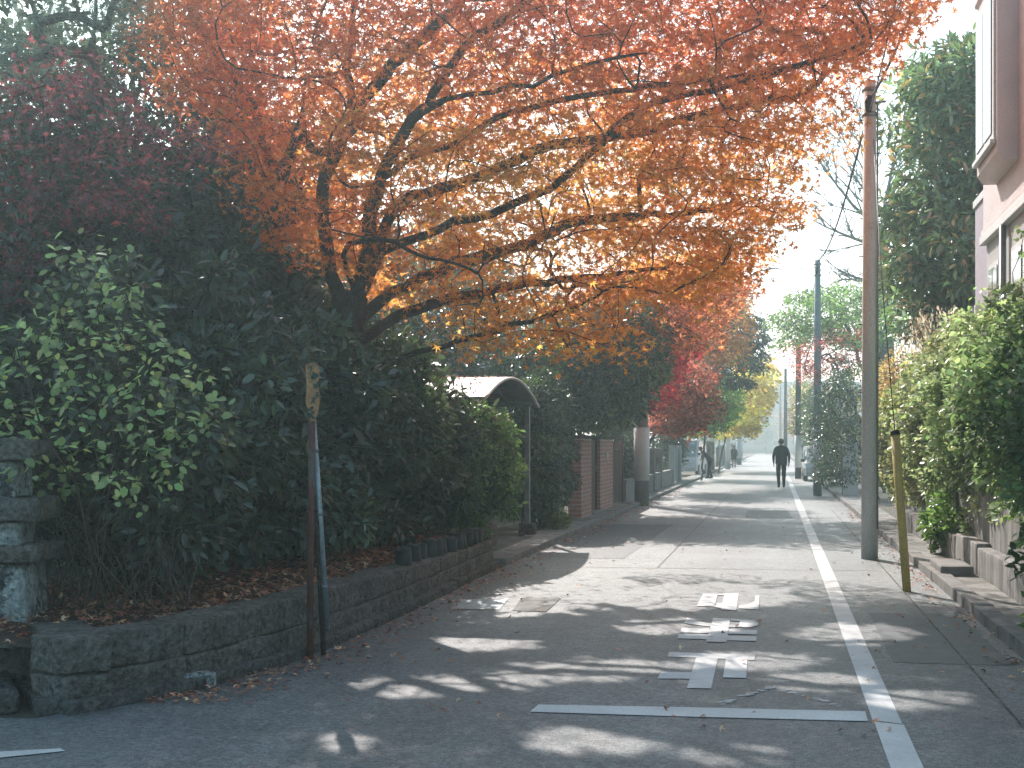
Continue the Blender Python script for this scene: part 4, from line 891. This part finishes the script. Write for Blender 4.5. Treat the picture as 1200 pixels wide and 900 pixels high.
#@@PEOPLE
# ------------------------------------------------------------------ people
def person(label, loc, hgt, face, J, mats, split, group=None, hairlong=False, coat=None):
    """J joint offsets for a 1.72 m figure facing +Y; mats = (skin, top, trousers, shoes); split heights for cloth"""
    k = hgt/1.72; t = thing('person', label, 'person', loc, group)
    lean = J.get('lean', 0)
    def ln(p):
        x, y, z = p
        if z > .92: dz = z-.92; y, z = y+math.sin(lean)*dz, .92+math.cos(lean)*dz
        return Vector((x, y, z))
    pts = {'pel': (0, 0, .95), 'waist': (0, .01, 1.06), 'chest': (0, .0, 1.28), 'collar': (0, -.01, 1.42), 'neck': (0, 0, 1.49), 'headc': (0, .02, 1.58), 'top': (0, .01, 1.66)}
    rad = {'pel': .145, 'waist': .145, 'chest': .165, 'collar': .10, 'neck': .055, 'headc': .088, 'top': .072}
    E = [('pel', 'waist'), ('waist', 'chest'), ('chest', 'collar'), ('collar', 'neck'), ('neck', 'headc'), ('headc', 'top')]
    for s, S in ((-1, 'l'), (1, 'r')):
        a = J['arm_'+S]; g = J['leg_'+S]
        pts[S+'sh'] = (s*.175, -.01, 1.385); rad[S+'sh'] = .075
        pts[S+'el'] = (s*.235+a[0][0], a[0][1], 1.12+a[0][2]); rad[S+'el'] = .055
        pts[S+'wr'] = (s*.255+a[1][0], a[1][1], .90+a[1][2]); rad[S+'wr'] = .036
        w_ = Vector(pts[S+'wr']); dr = (w_-Vector(pts[S+'el'])).normalized()
        pts[S+'pa'] = tuple(w_+dr*.065); rad[S+'pa'] = .036
        E += [('collar', S+'sh'), (S+'sh', S+'el'), (S+'el', S+'wr'), (S+'wr', S+'pa')]
        for f in range(4):
            o = Vector((0, (f-1.5)*.019, 0)); L_ = (.065, .078, .073, .055)[f]
            pts[S+'f%d' % f] = tuple(w_+dr*.10+o*1.0); rad[S+'f%d' % f] = .0105
            pts[S+'g%d' % f] = tuple(w_+dr*(.10+L_)+o*1.05+Vector((-s*.022, .012, 0))); rad[S+'g%d' % f] = .009
            E += [(S+'pa', S+'f%d' % f), (S+'f%d' % f, S+'g%d' % f)]
        pts[S+'th'] = tuple(w_+dr*.05+Vector((-s*.012, .045, 0))); rad[S+'th'] = .012
        pts[S+'ti'] = tuple(w_+dr*.10+Vector((-s*.02, .062, 0))); rad[S+'ti'] = .01
        E += [(S+'pa', S+'th'), (S+'th', S+'ti')]
        pts[S+'hip'] = (s*.09, 0, .88); rad[S+'hip'] = .115
        pts[S+'kn'] = (s*.095+g[0][0], g[0][1], .49+g[0][2]); rad[S+'kn'] = .072
        pts[S+'an'] = (s*.09+g[1][0], g[1][1], .10+g[1][2]); rad[S+'an'] = .052
        pts[S+'he'] = (s*.09+g[1][0], g[1][1]-.045, .045+g[1][2]); rad[S+'he'] = .042
        pts[S+'toe'] = (s*.10+g[1][0], g[1][1]+.16, .035+g[1][2]*.3); rad[S+'toe'] = .035
        E += [('pel', S+'hip'), (S+'hip', S+'kn'), (S+'kn', S+'an'), (S+'an', S+'he'), (S+'an', S+'toe')]
    nm = list(pts); ix = {q: i for i, q in enumerate(nm)}
    me = bpy.data.meshes.new('body'); me.from_pydata([ln(pts[q]) for q in nm], [(ix[a], ix[b]) for a, b in E], [])
    tmp = bpy.data.objects.new('body', me); col.objects.link(tmp)
    m1 = tmp.modifiers.new('s', 'SKIN'); m1.use_smooth_shade = True; m1.branch_smoothing = .4
    sv = me.skin_vertices[0].data
    for q in nm:
        r_ = rad[q]; f = (1, 1)
        if q in ('pel', 'waist', 'chest'): f = (1.12, .82)
        sv[ix[q]].radius = (r_*f[0], r_*f[1]); sv[ix[q]].use_root = (q == 'pel')
    m2 = tmp.modifiers.new('d', 'SUBSURF'); m2.levels = 2; m2.render_levels = 2
    dg = bpy.context.evaluated_depsgraph_get(); dg.update()
    bm2 = bpy.data.meshes.new_from_object(tmp.evaluated_get(dg)); bpy.data.objects.remove(tmp)
    bm2.materials.clear()
    for m in mats: bm2.materials.append(m)
    hem, shoe = split
    hands = [(ln(pts[S+'wr']), ln(pts[S+'pa'])) for S in 'lr']; hd = ln(pts['headc']); nk = ln(pts['neck'])
    for p in bm2.polygons:
        c = p.center; mi = 1
        if (c-hd).length < .135 or (c-nk).length < .05: mi = 0
        elif any((c-b_).length < .15 and (c-a_).dot((b_-a_).normalized()) > .01 for a_, b_ in hands): mi = 0
        elif c.z < shoe: mi = 3
        elif c.z < hem: mi = 2
        p.material_index = mi; p.use_smooth = True
    T = Matrix.Rotation(face, 4, 'Z') @ Matrix.Scale(k, 4)
    bm2.transform(T)
    ob = bpy.data.objects.new('body', bm2); col.objects.link(ob); ob.parent = t
    # hair: cap of short hair hugging the skull
    hb = bmesh.new(); bmesh.ops.create_icosphere(hb, subdivisions=3, radius=1)
    for v in hb.verts:
        u = v.co.copy(); r_ = Vector((.098, .112, .108))
        q = Vector((u.x*r_.x, u.y*r_.y, u.z*r_.z))
        if u.y > .25 and u.z < .45: q *= .72            # face stays clear
        if u.z < -.35: q.z *= .75; q.x *= .85
        q *= 1+.05*mnoise.noise(u*6)
        v.co = hd+Vector((0, -.018, .035))+q+(Vector((0, -.02, -.12)) if hairlong and u.z < -.2 and u.y < .2 else Vector((0, 0, 0)))
    bmesh.ops.transform(hb, matrix=T, verts=hb.verts); hm_ = bpy.data.meshes.new('hair'); hb.to_mesh(hm_); hb.free()
    for p in hm_.polygons: p.use_smooth = True
    hm_.materials.append(HAIR); ho = bpy.data.objects.new('hair', hm_); col.objects.link(ho); ho.parent = t
    fb = MB()   # nose, ears, eyes
    def TT(p): return T @ (hd+Vector(p))
    fb.tube([TT((0, .095, .015)), TT((0, .112, -.015)), TT((0, .10, -.03))], [.006*k, .013*k, .008*k], 6)
    for s in (-1, 1): fb.tube([TT((s*.085, .0, .02)), TT((s*.098, -.01, .0)), TT((s*.086, .0, -.03))], [.012*k, .018*k, .01*k], 6)
    def local(mb, name, m):
        me_ = bpy.data.meshes.new(name); me_.from_pydata(mb.v, [], mb.f); me_.update(); me_.materials.append(m); o = bpy.data.objects.new(name, me_); col.objects.link(o); o.parent = t; return o
    local(fb, 'face_features', SKIN)
    eb = MB()
    for s in (-1, 1): eb.tube([TT((s*.032-.01, .085, .018)), TT((s*.032+.01, .087, .018))], .008*k, 6)
    local(eb, 'eyes', HAIR)
    mo = MB().tube([TT((-.022, .088, -.048)), TT((.022, .088, -.048))], .006*k, 6); local(mo, 'mouth', RUST)
    # jacket shell: lofted rings from hem to collar
    if coat:
        m, z0, z1, rx0 = coat; rings = 12; seg = 24; vs = []; fs = []
        for i in range(rings):
            f = i/(rings-1); z = z0+(z1-z0)*f
            rx = np.interp(f, [0, .25, .5, .75, .92, 1], [rx0, rx0*.97, rx0*.98, rx0*1.06, rx0*.80, rx0*.42]); ry = np.interp(f, [0, .4, .8, 1], [.145, .14, .135, .08])*rx0/.19
            for s_ in range(seg):
                a = 2*math.pi*s_/seg; wv = 1+.03*math.sin(a*5+i*1.3)*(1-f); vs.append(T @ ln((math.cos(a)*rx*wv, math.sin(a)*ry*wv, z)))
        for i in range(rings-1):
            for s_ in range(seg): fs.append((i*seg+s_, i*seg+(s_+1) % seg, (i+1)*seg+(s_+1) % seg, (i+1)*seg+s_))
        o = local(MB().add(vs, fs, True), 'jacket', m)
        for p in o.data.polygons: p.use_smooth = True
    return t
Z3 = (0, 0, 0)
walk = {'arm_l': ((-.03, -.05, 0), (.0, -.02, 0)), 'arm_r': ((.03, .0, 0), (.01, .06, 0)), 'leg_l': ((0, .05, 0), (.01, -.02, 0)), 'leg_r': ((0, .10, .0), (0, .07, .0))}
g = G(915.5, 572.5); person('man in dark navy jacket and black trousers walking away along the sunny road', (g.x, g.y, .0), 1.74, R(3), walk, (SKIN, NAVY, BLACKT, DARK), (.93, .085), coat=(NAVY, .86, 1.44, .205))
g = G(860, 549); person('woman in a short black coat with bare legs at the far left kerb', (g.x, g.y, .0), 1.5, R(180), {'arm_l': ((0, .04, 0), (0, .10, .05)), 'arm_r': ((0, .03, 0), (0, .08, .05)), 'leg_l': (Z3, Z3), 'leg_r': ((0, .04, 0), (0, .05, 0))}, (SKIN, BLACKT, BEIGE, DARK), (.70, .09), hairlong=True, coat=(BLACKT, .66, 1.44, .215))
g = G(832, 561.5); person('stooping figure in a grey-violet jacket bending beside the pale grey trunk', (g.x, g.y, .0), 1.62, R(100), {'lean': .75, 'arm_l': ((0, .22, .0), (0, .34, .1)), 'arm_r': ((0, .2, .0), (0, .32, .1)), 'leg_l': ((0, .06, 0), (0, -.08, 0)), 'leg_r': ((0, .05, 0), (0, .08, 0))}, (SKIN, GREYJ, BLACKT, DARK), (.9, .085), coat=(GREYJ, .84, 1.44, .21))

# ------------------------------------------------------------------ vehicles
def van(label, X, Y, W, L_, hgt, prof, rz):
    """nose toward -Y; prof = side outline (y, z)"""
    t = thing('parked_van' if hgt > 1.7 else 'parked_car', label, 'van' if hgt > 1.7 else 'car', (X, Y, 0))
    bm = bmesh.new(); n = len(prof)
    secs = [(-1, .93), (-.96, 1), (.96, 1), (1, .93)]
    rows = []
    for s, f in secs:
        row = []
        for y, z in prof:
            tuck = 1-.13*max(0, (z-hgt*.52)/(hgt*.48)) if z > hgt*.52 else 1
            row.append(bm.verts.new((s*W/2*tuck*(.985 if abs(s) == 1 else .96), y*(f if abs(s) == 1 else 1), z)))
        rows.append(row)
    for a, b in zip(rows[:-1], rows[1:]):
        for i in range(n): bm.faces.new((a[i], a[(i+1) % n], b[(i+1) % n], b[i]))
    bm.faces.new(rows[0][::-1]); bm.faces.new(rows[-1]); bmesh.ops.recalc_face_normals(bm, faces=bm.faces)
    me = bpy.data.meshes.new('body'); bm.to_mesh(me); bm.free()
    M_ = Matrix.Rotation(rz, 4, 'Z')
    def lk(name, mb_or_me, m, par=t):
        if isinstance(mb_or_me, MB):
            q = bpy.data.meshes.new(name); q.from_pydata(mb_or_me.v, [], mb_or_me.f); q.update()
        else: q = mb_or_me
        q.transform(M_); q.materials.append(m); o = bpy.data.objects.new(name, q); col.objects.link(o); o.parent = par; return o
    lk('body', me, CARW)
    zb = hgt*.53; zt = hgt*.93; yf0 = min(y for y, z in prof if z > zb-.12); yf1 = min(y for y, z in prof if z > zt)
    ww = MB().add([(-W*.43, yf0-.015+.05, zb), (W*.43, yf0-.015+.05, zb), (W*.38, yf1-.02, zt), (-W*.38, yf1-.02, zt)], [(0, 1, 2, 3)]); lk('windscreen', ww, GLASS)
    for s in (-1, 1):
        lk('side_window', MB().add([(s*W*.493, yf0+.35, zb+.03), (s*W*.493, L_*.42, zb+.03), (s*W*.455, L_*.40, zt-.05), (s*W*.455, yf1+.18, zt-.05)], [(0, 1, 2, 3)]), GLASS)
        hl = MB().box((s*W*.36, -L_/2-.0, hgt*.36), (.22, .08, .14), 0, .02); lk('headlight', hl, TRIM)
        lk('mirror', MB().box((s*W*.54, yf0+.25, zb+.08), (.14, .07, .12), 0, .02), DARK)
        for yy in (-L_*.31, L_*.31):
            wh = lk('wheel', MB().tube([(s*W*.40, yy, .28), (s*W*.505, yy, .28)], .28, 20), DARK)
            lk('rim', MB().tube([(s*W*.50, yy, .28), (s*W*.512, yy, .28)], .17, 14), METAL)
    lk('bumper', MB().box((0, -L_/2-.02, .32), (W*.94, .14, .2), 0, .03), GREYW)
    lk('number_plate', MB().box((0, -L_/2-.1, .36), (.33, .015, .165)), TRIM)
    lk('grille', MB().box((0, -L_/2+.0, hgt*.40), (W*.45, .05, .1), 0, .01), DARK)
    return t
q = P(812, 522, 61); van('small white van parked nose-out in the shade behind the pale grey trunk', q.x-.35, q.y+1.5, 1.48, 3.3, 1.88, [(-1.65, .25), (-1.66, .6), (-1.60, .92), (-1.28, 1.02), (-.72, 1.75), (-.5, 1.86), (1.45, 1.88), (1.6, 1.7), (1.66, .9), (1.65, .25)], R(-6))
q = P(952, 522, 52); van('white car parked among plants between the two right-hand poles', q.x+.45, q.y+1.2, 1.6, 3.8, 1.5, [(-1.9, .25), (-1.92, .55), (-1.8, .75), (-.95, .92), (-.25, 1.42), (.1, 1.5), (1.2, 1.48), (1.7, 1.0), (1.9, .9), (1.9, .25)], R(0))
#@@RIGHT
# ------------------------------------------------------------------ right side
rw = thing('concrete_wall', 'stained concrete retaining wall under the right-hand hedge', 'retaining wall', (2.3, 14, 0))
MB().box((2.42, 15.5, .55), (.22, 21, 1.14), 0, .01).build('wall_face', STREAK, rw)
for i in range(9):
    y = 8.6+i*1.62; hh = (.36, .34, .35, .33, .37, .34, .36, .35, .33)[i]
    o = MB().rock((2.235-.008*(i % 3), y, hh/2+.06), (.15, 1.6, hh), 0, .008, 5, 60+i, .015)
    o.build('kerb_block', STREAK, rw)
kt = thing('kerb_stone', 'raised concrete kerb slab jutting out below the stained wall', 'kerb stone', (1.95, 13.2, .0))
MB().rock((1.93, 14.6, .11), (.34, 1.0, .16), 0, .006, 4, 90, .015).build('slab', KERB, kt)
# house
HX = 2.95; hs = thing('house', 'pale pink stucco house with projecting bay window at the right edge', 'house', (4.5, 13, 0))
MB().box((HX+3, 13.95, 6.55), (6.0, 10.0, 4.1)).build('upper_wall', PINK, hs)
MB().box((HX+3.02, 13.95, 2.2), (5.96, 9.9, 4.4)).build('lower_wall', GREYW, hs)  # lower storey greyer than the pink above; its shade is put into the colour
MB().box((HX+2.98, 13.95, 4.45), (6.06, 10.06, .12), 0, .01).build('band', TRIM, hs)
MB().box((HX+2.98, 13.95, 4.56), (6.02, 10.03, .085), 0, .01).build('band', PINK, hs)
MB().box((HX+2.9, 13.95, 8.7), (6.8, 10.8, .18), 0, .02).build('eave', TRIM, hs)
by0, by1 = 16.3, 17.85
bay = MB().prism([(HX+.05, 5.05), (2.78, 5.05), (2.70, 5.16), (2.70, 7.45), (2.66, 7.47), (2.66, 7.55), (HX+.05, 7.62)], by0, by1, lambda u, v, t_: (u, t_, v)).build('bay', PINK, hs)
MB().box((2.695, (by0+by1)/2, 6.28), (.05, by1-by0-.16, 1.9), 0, .006).build('window_frame', TRIM, bay)
for k in (0, 1):
    yy = by0+.16+(by1-by0-.32)*(.25+.5*k)
    MB().box((2.664, yy, 6.28), (.02, (by1-by0-.46)/2, 1.7)).build('pane', GLASS, bay)
MB().box((2.66, (by0+by1)/2, 5.30), (.07, by1-by0-.1, .06), 0, .01).build('sill', TRIM, bay)
for (a, b_) in ((17.7, 18.5), (15.2, 16.8), (12.2, 14.0)):
    wf = MB().box((HX+.035, (a+b_)/2, 3.35), (.07, b_-a, 1.35), 0, .006).build('window', TRIM, hs)
    for kk in (0, 1): MB().box((HX-.005, a+(b_-a)*(.27+.46*kk), 3.35), (.02, (b_-a)*.38, 1.2)).build('pane', GLASS, wf)
for yy in (17.2, 14.7): MB().tube([(HX-.03, yy, .2), (HX-.03, yy, 4.38)], .045, 10).build('downpipe', METAL, hs)
an = thing('house_wing', 'narrow mauve rear wing of the pink house with white drainpipe', 'house', (4, 19.5, 0))
MB().box((5.14, 20.0, 4.35), (4.0, 1.9, 1.9)).build('upper_wall', MAUVE, an); MB().box((5.16, 20.0, 1.66), (3.96, 1.86, 3.3)).build('lower_wall', GREYW, an)
MB().box((5.14, 20.0, 3.36), (4.06, 2.0, .14), 0, .01).build('band', TRIM, an); MB().box((5.14, 20.0, 5.35), (4.06, 2.0, .12), 0, .01).build('eave', TRIM, an)
dp = MB().tube([(3.0, 19.55, .3), (3.0, 19.55, 3.45)], .05, 12).build('drainpipe', TRIM, an); MB().box((3.0, 19.55, 3.5), (.16, .16, .2), 0, .02).build('hopper', TRIM, dp)
# hedges on the wall
RG = 'leafy shrubs spilling over the right-hand wall'  # base greens lighten down the row: sun on its middle put into the colour
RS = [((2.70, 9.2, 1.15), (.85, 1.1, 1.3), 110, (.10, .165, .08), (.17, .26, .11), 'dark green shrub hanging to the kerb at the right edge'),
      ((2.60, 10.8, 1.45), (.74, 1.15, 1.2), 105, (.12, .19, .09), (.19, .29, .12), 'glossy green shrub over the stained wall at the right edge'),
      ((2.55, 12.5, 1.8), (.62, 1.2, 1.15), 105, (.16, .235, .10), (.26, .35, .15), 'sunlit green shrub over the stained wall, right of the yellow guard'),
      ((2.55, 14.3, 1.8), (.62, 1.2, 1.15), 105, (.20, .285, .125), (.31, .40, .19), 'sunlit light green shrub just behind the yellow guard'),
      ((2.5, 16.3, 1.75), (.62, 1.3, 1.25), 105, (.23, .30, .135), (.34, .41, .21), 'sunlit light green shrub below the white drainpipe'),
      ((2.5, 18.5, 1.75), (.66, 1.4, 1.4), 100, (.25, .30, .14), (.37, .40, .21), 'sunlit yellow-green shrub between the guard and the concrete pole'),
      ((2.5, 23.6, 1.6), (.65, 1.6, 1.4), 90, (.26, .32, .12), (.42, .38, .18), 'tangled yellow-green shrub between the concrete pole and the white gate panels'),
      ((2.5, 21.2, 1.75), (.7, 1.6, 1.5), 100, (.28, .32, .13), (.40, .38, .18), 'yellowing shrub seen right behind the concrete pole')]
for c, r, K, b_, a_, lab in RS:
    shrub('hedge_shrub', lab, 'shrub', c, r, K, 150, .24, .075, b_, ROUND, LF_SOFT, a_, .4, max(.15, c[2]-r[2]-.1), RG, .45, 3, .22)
shrub('weed_clump', 'bright green leafy weed growing at the right kerb near the bottom corner', 'weeds', (2.08, 9.9, .3), (.14, .3, .3), 8, 24, .14, .11, (.14, .30, .05), LONG, LF_SOFT, None, 0, .1, None, .4, 2)
shrub('weed_clump', 'small green creeper at the foot of the wall behind the yellow guard', 'weeds', (2.12, 17.0, .5), (.16, .7, .4), 16, 50, .16, .07, (.15, .24, .06), ROUND, LF_SOFT, None, 0, .1, None, .4, 2)
vn = thing('climbing_vine', 'thin leafy vine climbing the lower wall of the pink house', 'vine', (2.85, 14.5, 2.0))
vt = np.array([(2.82+rng.uniform(-.08, .05), rng.uniform(9.5, 18.2), 2.1+abs(rng.normal(0, .8))) for _ in range(90)])
o_ = grow(vt, [[(2.85, 12, 1.9), (2.84, 12.2, 2.8)], [(2.85, 15, 1.9), (2.84, 15.3, 3.2)], [(2.85, 17.3, 1.9), (2.84, 17.2, 3.3)]], .004, .2, .4, .05, .015); branches('stem', o_, TWIG, vn)
pos, d, nr, s, idx = clumps(vt, .15, 16, .07); leaf_mesh('foliage', pos, d, nr, s, ROUND, shade_cols((.15, .22, .06), idx, len(vt), .25, .2, (.25, .33, .10), .3), LF_SOFT, vn)
# tan dried plume grass
tg = thing('plume_grass', 'dry tan and pinkish plume grass above the hedge behind the concrete pole', 'dry grass', (2.9, 22.5, 1.2))
K = 4200; b0 = np.stack([rng.uniform(2.3, 3.5, K), rng.uniform(20.5, 26, K), rng.uniform(2.0, 3.7, K)], 1); u = norm(rng.normal(0, .35, (K, 3))+np.array([-.1, -.1, 1]))
leaf_mesh('plumes', b0, u, rdir(K), rng.uniform(.04, .10, K), LONG, shade_cols((.62, .53, .42), np.arange(K), K, .1, .2, (.58, .40, .32), .4), LF_SOFT, tg)
mb = MB()
for i in range(160):
    a = Vector((rng.uniform(2.4, 3.4), rng.uniform(20.5, 26), 1.0)); v = Vector((rng.normal(0, .18), rng.normal(0, .18), rng.uniform(1.3, 3.0))); mb.tube([a, a+v*.6, a+v+Vector((-.05, -.05, 0))], [.006, .004, .002], 4, False)
mb.build('stalks', mat('straw', (.42, .31, .18), (.3, .22, .13), 8, .9, 0), tg)
# magnolia
T = ell_clumps((4.1, 25.0, 5.9), (1.75, 1.9, 4.3), 330, .45); T = np.hstack([T, np.zeros((len(T), 2))]); T = T[T[:, 2] > 2.0]
def mag_col(t, idx): return shade_cols((.17, .25, .15), idx, len(t), .28, .25, (.5, .34, .2), .12)
crown_tree('magnolia_tree', 'tall glossy evergreen magnolia with russet leaf backs beside the pink house', 'magnolia tree', (4.1, 25, 0), T, [(4.1, 25, 3), (4.05, 25, 6), (4.1, 25, 8.6)], 110, .45, .21, mag_col, LONG, LF_GLOSS, BARKG, group=None, round_=True, rmax=.16, r_tip=.014)
# bare tree
bb = P(1034, 560, 46); bt_ = thing('bare_tree', 'tall leafless tree behind the concrete pole against white sky', 'bare tree', (bb.x, bb.y, 0))
mbb = MB(); tk = [Vector((bb.x, bb.y, -.05)), P(1036, 420, 46), P(1033, 330, 46), P(1034, 262, 46)]
mbb.tube(tk, [.42, .38, .33, .16], 12, False)
def bough(p, d, L_, r, dep):
    pts = [p]; n_ = max(3, int(L_/.5)); dd_ = d.normalized()
    for i_ in range(n_):
        dd_ = (dd_+Vector(rng.normal(0, .09, 3))+Vector((0, 0, .035))).normalized(); pts.append(pts[-1]+dd_*(L_/n_))
    mbb.tube(pts, [max(.007, r*(1-.8*i_/n_)) for i_ in range(n_+1)], 8 if r > .06 else 4, False)
    if dep:
        for c_ in range(5 if dep > 1 else 4):
            f_ = rng.uniform(.25, .95); k_ = min(n_-1, int(f_*n_)); b_ = pts[k_]; t_ = (pts[k_+1]-pts[k_]).normalized()
            side = t_.cross(Vector(rng.normal(0, 1, 3))).normalized(); a_ = rng.uniform(.35, .75)
            bough(b_, t_*math.cos(a_)+side*math.sin(a_)+Vector((0, 0, .1)), L_*rng.uniform(.4, .62), max(.014, r*.45), dep-1)
for (x, y, d) in ((955, 200, 45), (985, 140, 47), (1020, 118, 46), (1060, 122, 45), (1092, 160, 47), (950, 265, 46), (985, 330, 45), (1080, 250, 44), (1010, 180, 49)):
    a_ = P(1034, 345-rng.uniform(0, 75), 46); e_ = P(x, y, d); bough(a_, (e_-a_)+Vector((0, 0, -.1)), (e_-a_).length*1.0, .085, 3)
mbb.build('trunk', BARKG, bt_)
RT = 'trees and shrubs along the far right side'
autumn('light green tree arching behind the blue-grey pole', 'broadleaf_tree', (3.4, 41, 0), [(912, 375), (930, 350), (965, 338), (1010, 335), (1045, 350), (1045, 390), (1000, 405), (960, 395), (925, 405)], 37, 43, 95, 100, .55, .13, (.15, .24, .08), (.2, .3, .1), .4, OVAL, LF_SOFT, BARKG, group=RT)
autumn('small red maple under the light green tree', 'maple_tree', (2.9, 39, 0), [(925, 410), (950, 400), (985, 385), (1005, 395), (1002, 420), (975, 430), (945, 440)], 36, 40, 36, 90, .4, .09, (.52, .12, .12), (.6, .2, .14), .4, group=RT, cat='maple tree')
autumn('dark conifer between the blue-grey pole and concrete pole', 'conifer_tree', (2.9, 36.5, 0), [(965, 560), (960, 500), (966, 450), (985, 425), (1000, 460), (1005, 510), (1000, 560)], 34, 37.5, 55, 100, .35, .10, (.05, .085, .05), (.08, .13, .06), .3, OVAL, LF_GLOSS, group=RT, round_=True)
autumn('yellow-green shrub left of the concrete pole', 'tall_shrub', (2.7, 40, 0), [(992, 440), (1005, 425), (1012, 470), (1012, 540), (1005, 570), (998, 540), (992, 480)], 38, 42, 26, 100, .3, .09, (.28, .30, .08), (.38, .32, .10), .35, OVAL, LF_SOFT, group=RT, cat='shrub', round_=True)
autumn('yellow-orange shrub above the hedge right of the concrete pole', 'tall_shrub', (2.9, 27, 0), [(1030, 440), (1055, 420), (1075, 440), (1070, 480), (1040, 500), (1028, 470)], 25.5, 28, 40, 100, .3, .09, (.34, .27, .09), (.42, .24, .10), .4, OVAL, LF_SOFT, group=RT, cat='shrub', round_=True)
autumn('tangled orange and green shrub beside the parked white car', 'tall_shrub', (2.3, 45, 0), [(958, 520), (968, 500), (985, 505), (990, 540), (982, 562), (962, 565)], 42, 45, 30, 90, .3, .11, (.30, .20, .08), (.12, .19, .06), .5, OVAL, LF_SOFT, group=RT, cat='shrub', round_=True)
autumn('hazy tawny tree behind the brown pole', 'broadleaf_tree', (3.0, 62, 0), [(935, 455), (950, 440), (958, 470), (955, 500), (940, 520), (932, 500)], 60, 66, 36, 90, .5, .15, (.34, .24, .12), (.15, .22, .10), .4, OVAL, LF_SOFT, group=RT, round_=True)
autumn('dark green tree behind the white car', 'broadleaf_tree', (3.4, 54, 0), [(945, 470), (958, 455), (975, 460), (975, 520), (950, 520)], 52, 56, 36, 90, .5, .14, (.06, .10, .05), (.09, .14, .06), .4, OVAL, LF_GLOSS, group=RT, round_=True)
# white gate posts
for px, ytop, lab, m in ((990, 521, 'bluish white panel gate post nearer the blue-grey pole', POLEB), (999, 520, 'bright white panel gate post nearer the concrete pole', WRAP)):
    q = G(px, 584); o = thing('gate_panel', lab, 'gate post', q, 'white gate panels on the right kerb')
    MB().box((q.x+.05, q.y, .78), (.2, .22, 1.56), 0, .01).build('panel', WRAP, o); MB().box((q.x+.05, q.y, 1.575), (.24, .26, .04), 0, .008).build('cap', TRIM, o)
    MB().box((q.x-.065, q.y, .78), (.03, .06, 1.4), 0, .006).build('rail', m, o)
